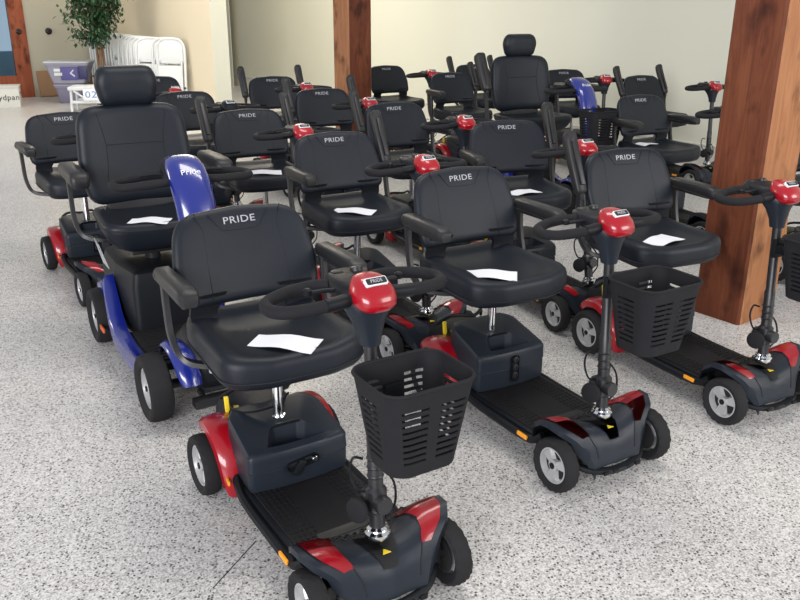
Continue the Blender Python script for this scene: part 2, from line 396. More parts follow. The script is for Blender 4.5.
def arm_nodes(px, pz, pxx, hw, zb, L=.27, k_=1.12):
    # pz pad pivot height, pxx pivot x; bracket goes down to zb and in under the seat
    out = []
    for s, g in ((-1, 'armR'), (1, 'armL')):
        y = s * hw
        bm = bmesh.new()
        pts = catmull([(pxx + .0, y, pz - .012), (pxx + .005, y, pz - .10), (pxx + .03, y * 1.0, zb + .07), (pxx + .075, y * .93, zb + .01), (pxx + .12, y * .70, zb - .006), (pxx + .16, y * .35, zb - .008)], 6)
        rg = []
        for q, pt in enumerate(pts):
            t = (pts[min(q + 1, len(pts) - 1)] - pts[max(q - 1, 0)]).normalized(); W = Vector((1, 0, 0)); nn = t.cross(W)
            if nn.length < .3: nn = Vector((0, 0, 1))
            nn.normalize(); W = nn.cross(t).normalized()
            rg.append([pt + W * a * .015 + nn * b * .0045 for a, b in ((-1, -1.6), (-.8, -2), (.8, -2), (1, -1.6), (1, 1.6), (.8, 2), (-.8, 2), (-1, 1.6))])
        loft(bm, rg)
        box(bm, (pxx + .002, y, pz - .02), (.035, .022, .045), .005)
        out.append(Node('armrest_bracket', finish(bm, 'armrest_bracket', STEEL), 'seat', only='arm'))
        bm = bmesh.new()
        # pad: lofted along its length
        rings = []
        for x, wy, zt, zbm in ((-.018, .014, .008, -.010), (-.012, .020, .014, -.016), (.0, .024, .017, -.020), (L * .5, .026, .018, -.022), (L - .04, .027, .017, -.026), (L - .012, .025, .010, -.030), (L, .018, -.002, -.026)):
            wy *= k_; zt *= k_; zbm *= k_
            rings.append([Vector((x, yy * wy, z)) for yy, z in ((-1, zbm * .7), (-.75, zbm), (.75, zbm), (1, zbm * .7), (1, zt * .5), (.7, zt), (-.7, zt), (-1, zt * .5))])
        loft(bm, rings); me = finish(bm, 'armrest', PAD, 50)
        bm = bmesh.new(); box(bm, (L * .45, 0, -.030), (L * .75, .022, .016), .004)
        tube(bm, [(0, -.028, -.004), (0, .028, -.004)], .008, 10)
        out.append(Node('armrest', me, g, (pxx, y, pz), [Node('armrest_tray', finish(bm, 'armrest_tray', STEEL), g)], only='arm'))
    return out

def fender_arc(cx, cz, r, a0, a1, yin, yout, s, drop=.02, th=.004, n=16, rin=0.0):
    # crowned strip over a wheel, from angle a0 (front) to a1 (rear)
    bm = bmesh.new(); rings = []
    for k in range(n + 1):
        a = R(a0 + (a1 - a0) * k / n); f = math.sin(math.pi * k / n) ** .5 if 0 < k < n else .0
        prof = []
        yo = yout - .02 * (1 - f)
        for y, dr in ((yin, -.012), (yin + .01, -.002), ((yin + yo) / 2, .006), (yo - .012, .002), (yo, -.008), (yo + .002, -drop), (yo - .003, -drop), (yo - .005, -.012), (yo - .016, -.003), ((yin + yo) / 2, .001), (yin + .01, -.007), (yin, -.017)):
            rr = r + dr
            prof.append(Vector((cx + rr * math.cos(a), s * y, cz + rr * math.sin(a))))
        rings.append(prof)
    loft(bm, rings); return bm

def build_travel():
    N = []
    # --- wheels
    for s in (-1, 1):
        N.append(wheel_nodes(.101, .058, .068, 'rear_wheel', (0, s * .214, .101), s))
        N.append(wheel_nodes(.093, .052, .062, 'front_wheel', (.768, s * .206, .093), s))
    # --- seat group
    N += seat_nodes(PX, .476, -.125, .335, .230, .098, .02)
    # --- backrest
    ol = rpoly([(-.226, 0, .045), (.226, 0, .045), (.236, .12, .15), (.210, .276, .105), (0, .290, .5), (-.210, .276, .105), (-.236, .12, .15)], 6, 4)
    def bmap(y, h, d): return Vector((-.050 - .40 * h + .40 * y * y + .92 * d, y, .618 + .955 * h + .36 * d))
    bm = bmesh.new()
    prof = [(.13, -.021), (.06, -.022), (.02, -.020), (.006, -.013), (0, -.003), (0, .006), (.005, .016), (.014, .022), (.03, .0245), (.06, .026), (.10, .0265), (.14, .027)]
    pad(bm, ol, prof, bmap); back = finish(bm, 'backrest', VINYL, 50)
    def seam(pts, r=.0016):
        b = bmesh.new(); tube(b, [bmap(y, h, .0262) for y, h in pts], r, 5); return b
    def fr(y, h): return bmap(y, h, .0262)
    bm = bmesh.new()
    for s in (-1, 1):
        tube(bm, [bmap(s * y, h, .0255) for y, h in ((.142, .278), (.136, .255), (.122, .225), (.126, .17), (.130, .10), (.132, .012))], .0017, 5)
    tube(bm, [fr(y, h) for y, h in ((-.098, .268), (-.062, .215), (0, .212), (.062, .215), (.098, .268))], .0017, 5)
    seams = finish(bm, 'seam', SEAM)
    lt = text_mesh('PRIDE', .030, lambda x, y, z: bmap(x, .242 + y, .0268 + z), LOGO, sx=1.30)
    N.append(Node('backrest', back, 'seat', kids=[Node('seam', seams, 'seat'), Node('lettering', lt, 'seat', label='silver capital lettering')]))
    # hinge plates joining backrest and seat, open in the middle
    bm = bmesh.new()
    for s in (-1, 1):
        rings = []
        for x, z, yi, yo in ((-.035, .660, .085, .200), (-.040, .625, .105, .205), (-.045, .60, .118, .208), (-.045, .575, .115, .205), (-.035, .545, .105, .195), (-.01, .515, .095, .19)):
            rings.append([Vector((x + .3 * y * y + dx, s * y, z)) for y, dx in ((yi, 0), ((yi + yo) / 2, .002), (yo, 0), (yo, -.014), ((yi + yo) / 2, -.012), (yi, -.014))])
        loft(bm, rings)
    for z in (.528, .542, .556):
        tube(bm, [(-.058, -.11, z), (-.062, 0, z), (-.058, .11, z)], .004, 6)
    N.append(Node('backrest_hinge', finish(bm, 'backrest_hinge', PLAST), 'seat'))
    N += arm_nodes(PX, .738, -.075, .268, .468, .265)
    # --- seat post
    bm = bmesh.new(); lathe(bm, [(.0165, .24), (.0165, .49)], T((PX, 0, 0)), 20)
    N.append(Node('seat_post', finish(bm, 'seat_post', CHROME), 'body'))
    bm = bmesh.new(); lathe(bm, [(.026, .262), (.027, .272), (.022, .280), (.018, .280)], T((PX - .0, 0, 0)), 20)
    N.append(Node('post_collar', finish(bm, 'post_collar', CHROME), 'body'))
    # --- rear body
    bm = bmesh.new(); ol = rpoly([(-.175, -.115, .04), (.10, -.125, .03), (.10, .125, .03), (-.175, .115, .04)], 4, 4)
    def rb(x, y, d): return Vector((x, y, d - (.10 * max(0, -.02 - x) ** 1.0 if d > .2 else 0) - (1.2 * y * y if d > .2 else 0)))
    pad(bm, ol, [(.03, .07), (.008, .075), (0, .10), (0, .24), (.012, .268), (.03, .276), (.08, .276)], rb)
    N.append(Node('rear_cover', finish(bm, 'rear_cover', PLAST, 40), 'body'))
    bm = bmesh.new()
    tube(bm, catmull([(-.10, -.11, .27), (-.05, -.07, .315), (.0, .0, .32), (-.05, .07, .315), (-.10, .11, .27)], 5), .007, 8)
    N.append(Node('lift_handle', finish(bm, 'lift_handle', PLAST), 'body'))
    bm = bmesh.new(); lathe(bm, [(.028, -.17), (.028, .17)], T((0, 0, .108)) @ Rx(R(90)), 14); box(bm, (-.05, 0, .10), (.16, .12, .09), .015)
    box(bm, (-.19, 0, .055), (.03, .03, .03), .006)
    for s in (-1, 1):
        tube(bm, [(-.12, s * .06, .10), (-.20, s * .06, .05)], .007, 6)
        lathe(bm, [(.02, -.008), (.02, .008)], T((-.20, s * .06, .04)) @ Rx(R(90)), 12)
    N.append(Node('rear_axle', finish(bm, 'rear_axle', STEEL), 'body'))
    for s in (-1, 1):
        bm = fender_arc(.004, .098, .152, -20, 142, .088, .206, s, .034)
        kid = bmesh.new()
        # inner black edge strip
        rr = [(R(-22 + 166 * k / 14)) for k in range(15)]
        tube(kid, [(.004 + .147 * math.cos(a), s * .088, .098 + .147 * math.sin(a)) for a in rr], .008, 6)
        N.append(Node('rear_fender', finish(bm, 'rear_fender', RED, 40), 'body', kids=[Node('fender_edge', finish(kid, 'fender_edge', PLAST), 'body')], label='glossy red rear fender'))
    # --- battery box
    o1 = rpoly([(.012, -.118, .03), (.075, -.150, .05), (.262, -.158, .018), (.275, -.06, .3), (.275, .06, .3), (.262, .158, .018), (.075, .150, .05), (.012, .118, .03)], 5, 3)
    c = sum(o1, Vector((0, 0))) / len(o1)
    hole = []
    for p in o1:                                     # trapezoid handle well, narrow at the back
        x = .148 + (p.x - 0) / .275 * .100; f = (p.x / .275); y = p.y / .158 * (.050 + .045 * max(0, min(1, f)))
        hole.append(Vector((x, y)))
    bm = bmesh.new(); rings = []
    def bz(x, d, top): return d + (top * .055 * max(0, min(1, (.26 - x) / .2)))
    for i, d, tp in ((.02, .118, 0), (.004, .122, 0), (0, .14, 0), (0, .195, 0), (.002, .197, 0), (.002, .201, 0), (-.002, .203, 0), (0, .235, .5), (0, .252, 1), (.006, .262, 1), (.016, .266, 1), (.03, .267, 1)):
        rings.append([Vector((p.x, p.y, bz(p.x, d, tp))) for p in inset(o1, i, c)])
    rings.append([Vector((p.x, p.y, bz(p.x, .268, 1))) for p in hole])
    hc = sum(hole, Vector((0, 0))) / len(hole)
    rings.append([Vector((p.x, p.y, .225)) for p in inset(hole, .012, hc)])
    rings.append([Vector((p.x, p.y, .222)) for p in inset(hole, .035, hc)])
    loft(bm, rings); bb = finish(bm, 'battery_box', CHAR, 32)
    hb = bmesh.new(); tube(hb, catmull([(.150, -.062, .262), (.155, -.050, .288), (.158, 0, .294), (.155, .050, .288), (.150, .062, .262)], 5), .009, 8, flat=.7)
    plate = bmesh.new(); box(plate, (.2755, .0, .195), (.008, .034, .105), .012, seg=4)
    ring = bmesh.new()
    for z in (.232, .200, .168): lathe(ring, [(.013, 0), (.013, .006), (.009, .007), (.009, .003), (.001, .003)], T((.279, 0, z)) @ Ry(R(90)), 14)
    N.append(Node('battery_box', bb, 'body', kids=[Node('carry_handle', finish(hb, 'carry_handle', PLAST), 'body'), Node('charger_plate', finish(plate, 'charger_plate', PLAST), 'body', only='plate'), Node('charger_socket', finish(ring, 'charger_socket', STEEL), 'body', only='plate')]))
    lv = bmesh.new(); box(lv, (.278, .0, .205), (.008, .10, .032), .014, Rx(R(10)), 4); box(lv, (.285, -.012, .190), (.012, .028, .060), .008, Rx(R(-28)))
    lk = bmesh.new(); lathe(lk, [(.011, 0), (.011, .008), (.008, .012), (.001, .012)], T((.283, .036, .212)) @ Ry(R(90)), 14)
    N.append(Node('battery_latch', finish(lv, 'battery_latch', PLAST), 'body', kids=[Node('key_lock', finish(lk, 'key_lock', CHROME), 'body')], only='latch'))
    # yellow free-wheel lever
    bm = bmesh.new(); box(bm, (-.040, -.112, .272), (.014, .014, .055), .004, Ry(R(-8))); box(bm, (.005, -.095, .268), (.045, .020, .012), .004, Rz(R(-12)))
    N.append(Node('freewheel_lever', finish(bm, 'freewheel_lever', YEL), 'body', label='yellow lever'))
    bm = bmesh.new(); tube(bm, catmull([(-.02, -.10, .27), (.03, -.12, .29), (.09, -.09, .295), (.10, .0, .30), (.02, .08, .29)], 5), .004, 6)
    N.append(Node('cable', finish(bm, 'cable', PLAST), 'body'))
    # --- deck
    bm = bmesh.new(); box(bm, (.43, 0, .098), (.48, .335, .030), .008); box(bm, (.35, 0, .075), (.75, .09, .03), .006)
    mt = bmesh.new(); box(mt, (.425, 0, .1145), (.37, .30, .006), .002)
    for ii in range(14):
        for jj in range(5):
            for s in (-1, 1): box(mt, (.275 + ii * .021, s * (.075 + jj * .016), .1185), (.011, .006, .003))
    pl = bmesh.new(); box(pl, (.565, .0, .1185), (.035, .17, .004), .0015)
    N.append(Node('floor_deck', finish(bm, 'floor_deck', PLAST), 'body', kids=[Node('foot_mat', finish(mt, 'foot_mat', MATT, 30, False), 'body'), Node('step_plate', finish(pl, 'step_plate', PAD), 'body')]))
    for s in (-1, 1):
        bm = bmesh.new(); tube(bm, catmull([(.12, s * .155, .125), (.25, s * .178, .098), (.45, s * .180, .093), (.60, s * .178, .098), (.65, s * .165, .13)], 6), .015, 8)
        N.append(Node('side_rail', finish(bm, 'side_rail', PLAST), 'body'))
        for x in (.155, .575):
            bm = bmesh.new(); box(bm, (x, s * .193, .104 if x > .3 else .118), (.052, .008, .015), .003, Rz(R(0 if x > .3 else -s * -8)))
            N.append(Node('side_reflector', finish(bm, 'side_reflector', AMBER), 'body', label='amber reflector'))
    # --- front shroud: a surface over (u along, v across)
    rows = [(.585, .145, (.120, .121, .122, .123)), (.612, .180, (.128, .135, .145, .150)), (.650, .208, (.150, .160, .186, .194)), (.700, .222, (.172, .188, .220, .230)),
            (.74, .220, (.184, .198, .222, .232)), (.775, .200, (.182, .192, .208, .214)), (.800, .155, (.168, .178, .184, .178)), (.822, .118, (.140, .146, .146, .134)), (.838, .098, (.085, .088, .088, .085))]
    def srf(u, v):                                   # u 0..8 row coordinate, v -1..1
        i = min(int(u), 7); t = u - i; t = t * t * (3 - 2 * t) if False else t
        x = rows[i][0] * (1 - t) + rows[i + 1][0] * t; W = rows[i][1] * (1 - t) + rows[i + 1][1] * t
        a = abs(v) * 3; k = min(int(a), 2); f = a - k
        zz = [rows[i][2][q] * (1 - t) + rows[i + 1][2][q] * t for q in range(4)]
        z = zz[k] * (1 - f) + zz[k + 1] * f
        return Vector((x, W * v, z))
    nv = 24
    bm = bmesh.new(); rings = []
    us = [k / 3 for k in range(25)]
    for u in us:
        top = [srf(u, -1 + 2 * j / nv) for j in range(nv + 1)]
        x, W = top[0].x, abs(top[0].y)
        edge = .020 if .62 < x < .80 else .045
        inn = W * .55
        l0 = [Vector((x, -W, top[0].z - edge)), Vector((x, -W + .006, top[0].z - edge))]
        low = [p + Vector((0, 0, -.010)) for p in top[1:-1]]
        r0 = [Vector((x, W - .006, top[0].z - edge)), Vector((x, W, top[0].z - edge))]
        # ring: left bottom edge, top across, right bottom edge, back underneath
        rings.append([l0[0]] + top + [r0[1], r0[0]] + low[::-1] + [l0[1]])
    loft(bm, rings); fs = finish(bm, 'front_shroud', CHAR, 34)
    kids = []
    kb = bmesh.new()                                 # recess with tiller boot area, black
    loft(kb, [[srf(u, v) + Vector((0, 0, .004)) for v in (-.30 + .022 * u, -.10, 0, .10, .30 - .022 * u)] for u in (3.0, 3.6, 4, 4.5, 5, 5.6, 6.2, 6.7)], closed=False)
    ext = bmesh.ops.solidify(kb, geom=kb.faces[:], thickness=-.006)
    kids.append(Node('steering_plate', finish(kb, 'steering_plate', DARKM, 30), 'body'))
    gb = bmesh.new()                                 # honeycomb ventilation strip behind the tiller
    for ii in range(11):
        for jj in range(3):
            p = srf(1.25 + .55 * jj, -.62 + .124 * ii + .06 * (jj % 2)); lathe(gb, [(.0085, 0), (.0085, .003), (.0055, .0035), (.0055, .001)], T(p + Vector((0, 0, .001))), 6)
    kids.append(Node('vent_grille', finish(gb, 'vent_grille', DARKM, 30), 'body'))
    for s in (-1, 1):
        sb = bmesh.new(); tube(sb, [srf(u, s * (.30 + .06 * u)) + Vector((0, 0, .0005)) for u in (3.6, 4.2, 5, 5.5, 6, 6.5, 7, 7.6)], .0022, 5)
        kids.append(Node('panel_seam', finish(sb, 'panel_seam', SEAM), 'body'))
    ts = bmesh.new(); p = srf(5.4, 0) + Vector((.0, 0, .0075))
    loft(ts, [[p + Vector((a, b, c)) for a, b in ((-.011, 0), (.009, -.012), (.009, .012))] for c in (0, .0015)])
    kids.append(Node('warning_label', finish(ts, 'warning_label', YEL), 'body', label='small yellow triangle sticker'))
    N.append(Node('front_shroud', fs, 'body', kids=kids))
    for s in (-1, 1):
        bm = bmesh.new(); g = []
        for iu in range(13):
            u = 1.9 + (6.1 - 1.9) * iu / 12; t = iu / 12
            vo = .95 - .10 * t; vi = .40 + .18 * math.sin(math.pi * min(1, t * 1.0)) * (1 - t) + .26 * t ** 2
            if iu == 0: vi = .50
            g.append([srf(u, s * (vi + (vo - vi) * k / 5)) + Vector((0, 0, .0045)) for k in range(6)])
        loft(bm, g, closed=False); bmesh.ops.solidify(bm, geom=bm.faces[:], thickness=-.004)
        N.append(Node('front_fender', finish(bm, 'front_fender', RED, 40), 'body', label='glossy red front fender panel'))
    bm = bmesh.new(); ol = rpoly([(.60, -.10, .02), (.78, -.105, .03), (.80, -.07, .03), (.80, .07, .03), (.78, .105, .03), (.60, .10, .02)], 4, 3)
    pad(bm, ol, [(.02, .055), (0, .062), (0, .11), (.01, .135)], lambda x, y, d: Vector((x, y, d)))
    lathe(bm, [(.013, -.19), (.013, .19)], T((.768, 0, .100)) @ Rx(R(90)), 10)
    for s in (-1, 1):
        box(bm, (.768, s * .155, .11), (.05, .03, .07), .008); tube(bm, [(.70, s * .04, .09), (.73, s * .15, .085)], .007, 6)
    N.append(Node('front_axle', finish(bm, 'front_axle', STEEL), 'body'))
    bm = bmesh.new(); tube(bm, catmull([(.785, -.150, .085), (.825, -.105, .070), (.846, -.055, .064), (.850, 0, .062), (.846, .055, .064), (.825, .105, .070), (.785, .150, .085)], 5), .016, 8, flat=.7)
    for y in (-.07, -.03, .03, .07): box(bm, (.862, y, .066), (.006, .022, .012), .002)
    N.append(Node('front_bumper', finish(bm, 'front_bumper', PLAST), 'body'))
    # --- tiller
    b0 = Vector((.748, 0, .19)); t0 = Vector((.712, 0, .80)); dr = (t0 - b0).normalized()
    q = dr.to_track_quat('Z', 'Y').to_matrix().to_4x4(); M0 = T(b0) @ q
    bm = bmesh.new(); lathe(bm, [(.030, .018), (.034, .024), (.034, .034), (.026, .040), (.029, .046), (.022, .052)], M0, 24)
    N.append(Node('steering_collar', finish(bm, 'steering_collar', CHROME), 'tiller', label='chrome ring at the foot of the tiller'))
    bm = bmesh.new(); lathe(bm, [(.020, .04), (.020, .09), (.028, .10), (.028, .155), (.0195, .165), (.0195, .30), (.0165, .305), (.0165, .56), (.024, .565), (.026, .60)], M0, 18)
    lathe(bm, [(.022, -.045), (.024, -.04), (.024, .04), (.022, .045)], M0 @ T((0, 0, .125)) @ Rx(R(90)), 16)
    for z in (.19, .215, .24): lathe(bm, [(.020, z), (.0225, z + .004), (.020, z + .008)], M0, 18)
    N.append(Node('tiller_column', finish(bm, 'tiller_column', STEEL), 'tiller'))
    bm = bmesh.new(); lathe(bm, [(.015, 0), (.015, .03), (.031, .034), (.034, .041), (.032, .048), (.026, .051), (.004, .052)], T((.735, -.020, .302)) @ Vector((.30, -.93, .12)).to_track_quat('Z', 'Y').to_matrix().to_4x4(), 28)
    N.append(Node('adjustment_knob', finish(bm, 'adjustment_knob', FOAM), 'tiller'))
    bm = bmesh.new(); tube(bm, catmull([(.722, -.022, .335), (.715, -.045, .345), (.700, -.052, .39), (.704, -.046, .43), (.712, -.022, .425)], 5), .0035, 6)
    tube(bm, catmull([(.742, .02, .25), (.755, .045, .29), (.745, .050, .35), (.725, .022, .40)], 5), .0035, 6)
    N.append(Node('steering_cable', finish(bm, 'steering_cable', PLAST), 'tiller'))
    # console
    def cr(x, y0, z, wx, wy):                        # rounded ring
        return [Vector((x + wx * math.copysign(abs(math.cos(a)) ** .75, math.cos(a)), y0 + wy * math.copysign(abs(math.sin(a)) ** .75, math.sin(a)), z)) for a in [2 * math.pi * k / 28 for k in range(28)]]
    bm = bmesh.new(); loft(bm, [cr(.714, 0, .735, .024, .024), cr(.712, 0, .765, .027, .030), cr(.706, 0, .80, .036, .042), cr(.700, 0, .825, .050, .055), cr(.685, 0, .845, .068, .062), cr(.680, 0, .855, .066, .058)])
    N.append(Node('tiller_neck', finish(bm, 'tiller_neck', CHAR, 50), 'tiller'))
    bm = bmesh.new(); loft(bm, [cr(.650, 0, .838, .050, .050), cr(.648, 0, .846, .070, .062), cr(.640, 0, .862, .078, .064), cr(.632, 0, .877, .072, .058), cr(.625, 0, .885, .055, .045)])
    kn = bmesh.new(); lathe(kn, [(.016, 0), (.015, .012), (.010, .014)], T((.600, .028, .880)) @ Ry(R(-12)), 16); box(kn, (.592, -.022, .884), (.018, .030, .008), .003)
    N.append(Node('control_panel', finish(bm, 'control_panel', PLAST, 50), 'tiller', kids=[Node('speed_dial', finish(kn, 'speed_dial', PAD), 'tiller')]))
    bm = bmesh.new()
    rg = []
    for x, z, wx, wy in ((.738, .829, .022, .024), (.738, .834, .036, .040), (.735, .846, .046, .051), (.731, .862, .048, .053), (.724, .878, .045, .051), (.716, .892, .039, .044), (.708, .902, .030, .036), (.703, .907, .019, .022), (.701, .909, .006, .008)):
        rg.append(cr(x, 0, z, wx, wy))
    loft(bm, rg)
    def badge(x, y, z): return Vector((.7440 - y * .80, x, .8990 + y * .60)) + Vector((.60, 0, .80)) * (z + .001)
    pl = bmesh.new()
    for sx_, sy_, zz in ((.029, .0115, .003),): 
        oo = rpoly([(-sx_, -sy_, .005), (sx_, -sy_, .005), (sx_, sy_, .005), (-sx_, sy_, .005)], 4, 2)
        pad(pl, oo, [(0, -.006), (0, .0025), (.002, .0035)], lambda x, y, d: badge(x, y, d))
    ip = bmesh.new(); oo = rpoly([(-.026, -.0085, .004), (.026, -.0085, .004), (.026, .0085, .004), (-.026, .0085, .004)], 4, 2)
    pad(ip, oo, [(0, .001), (0, .0042)], lambda x, y, d: badge(x, y, d))
    lt = text_mesh('PRIDE', .0135, lambda x, y, z: badge(x, y, .0045 + z), LOGO, sx=.85, extr=.0004)
    N.append(Node('console_cover', finish(bm, 'console_cover', RED, 60), 'tiller', kids=[Node('badge', finish(pl, 'badge', WHITE), 'tiller', label='white-edged black badge'), Node('badge_plate', finish(ip, 'badge_plate', DARKM), 'tiller'), Node('lettering', lt, 'tiller', label='small capital lettering on the badge')], label='glossy red console cover'))
    for s in (-1, 1):
        bm = bmesh.new()
        pts = catmull([(.712, s * .045, .855), (.716, s * .10, .852), (.712, s * .17, .850), (.695, s * .215, .848), (.655, s * .232, .847), (.615, s * .215, .849), (.590, s * .16, .853), (.588, s * .10, .857), (.610, s * .055, .862)], 7)
        tube(bm, pts, .0155, 12)
        cl = bmesh.new(); tube(cl, [(.714, s * .062, .855), (.716, s * .09, .853), (.7155, s * .115, .852)], .0172, 12)
        N.append(Node('handlebar', finish(bm, 'handlebar', FOAM), 'tiller', kids=[Node('grip_collar', finish(cl, 'grip_collar', PLAST), 'tiller')]))
        bm = bmesh.new(); tube(bm, catmull([(.655, s * .05, .862), (.648, s * .085, .864), (.640, s * .125, .862)], 4), .006, 8); lathe(bm, [(.010, 0), (.011, .012), (.006, .016)], T((.640, s * .125, .858)), 12)
        N.append(Node('throttle_lever', finish(bm, 'throttle_lever', PLAST), 'tiller'))
    # --- basket
    N += basket_nodes((.908, .520), (.908, .735), (.070, .088), (.096, .118))
    bm = bmesh.new(); box(bm, (.785, 0, .66), (.095, .05, .035), .005); box(bm, (.735, 0, .66), (.02, .055, .07), .006)
    N.append(Node('basket_bracket', finish(bm, 'basket_bracket', PLAST), 'tiller', only='basket'))
    return N

def basket_nodes(lo, hi, hlo, hhi):
    # lo/hi: (x centre, z) at bottom and rim; half sizes (x, y)
    K = 96; rows = 52
    def per(t, hx, hy, r):                           # rounded rectangle by arc length, t 0..1 starting at front centre
        segs = [('l', (hx, 0), (hx, hy - r)), ('a', (hx - r, hy - r), 0), ('l', (hx - r, hy), (-hx + r, hy)), ('a', (-hx + r, hy - r), 90), ('l', (-hx, hy - r), (-hx, -hy + r)), ('a', (-hx + r, -hy + r), 180), ('l', (-hx + r, -hy), (hx - r, -hy)), ('a', (hx - r, -hy + r), 270), ('l', (hx, -hy + r), (hx, 0))]
        ln = [math.dist(s[1], s[2]) if s[0] == 'l' else math.pi * r / 2 for s in segs]; T_ = sum(ln); d = t * T_
        for s, l in zip(segs, ln):
            if d <= l + 1e-9:
                f = d / l
                if s[0] == 'l': return (s[1][0] + (s[2][0] - s[1][0]) * f, s[1][1] + (s[2][1] - s[1][1]) * f, 'l')
                a = R(s[2] + 90 * f); return (s[1][0] + r * math.cos(a), s[1][1] + r * math.sin(a), 'a')
            d -= l
        return (hx, 0, 'l')
    bm = bmesh.new(); rings = []
    def ring(f, ins=0):
        hx = hlo[0] + (hhi[0] - hlo[0]) * f - ins; hy = hlo[1] + (hhi[1] - hlo[1]) * f - ins
        cx = lo[0] + (hi[0] - lo[0]) * f; z = lo[1] + (hi[1] - lo[1]) * f
        return [Vector((cx + per(k / K, hx, hy, max(.01, .045 - ins))[0], per(k / K, hx, hy, max(.01, .045 - ins))[1], z)) for k in range(K)]
    vs = [[bm.verts.new(p) for p in ring(r / rows)] for r in range(rows + 1)]
    def in_slot(k, r):
        if r < 8 or r >= 42 or (r - 8) % 4 > 1: return False
        # long horizontal slots in four faces
        y = (k + .5) / K
        front = (0.018 < y < .118) or (.882 < y < .982)
        side = (.205 < y < .300) or (.700 < y < .795)
        back = (.39 < y < .455) or (.545 < y < .61)
        return front or side or back
    def slot(k, r):
        return in_slot(k, r)
    for r in range(rows):
        for k in range(K):
            if slot(k, r): continue
            bm.faces.new((vs[r][k], vs[r][(k + 1) % K], vs[r + 1][(k + 1) % K], vs[r + 1][k]))
    # floor of the basket
    inner = [bm.verts.new(p) for p in [Vector((v.x, v.y, v.z - .006)) for v in ring(0, .02)]]
    for k in range(K): bm.faces.new((vs[0][k], vs[0][(k + 1) % K], inner[(k + 1) % K], inner[k]))
    bm.faces.new(inner)
    bmesh.ops.recalc_face_normals(bm, faces=bm.faces)
    bmesh.ops.solidify(bm, geom=bm.faces[:], thickness=.0035)
    me = finish(bm, 'basket', FOAM, 50)
    b2 = bmesh.new(); tube(b2, ring(1.0), .0045, 6, True)
    return [Node('basket', me, 'tiller', kids=[Node('basket_rim', finish(b2, 'basket_rim', FOAM), 'tiller')], only='basket')]

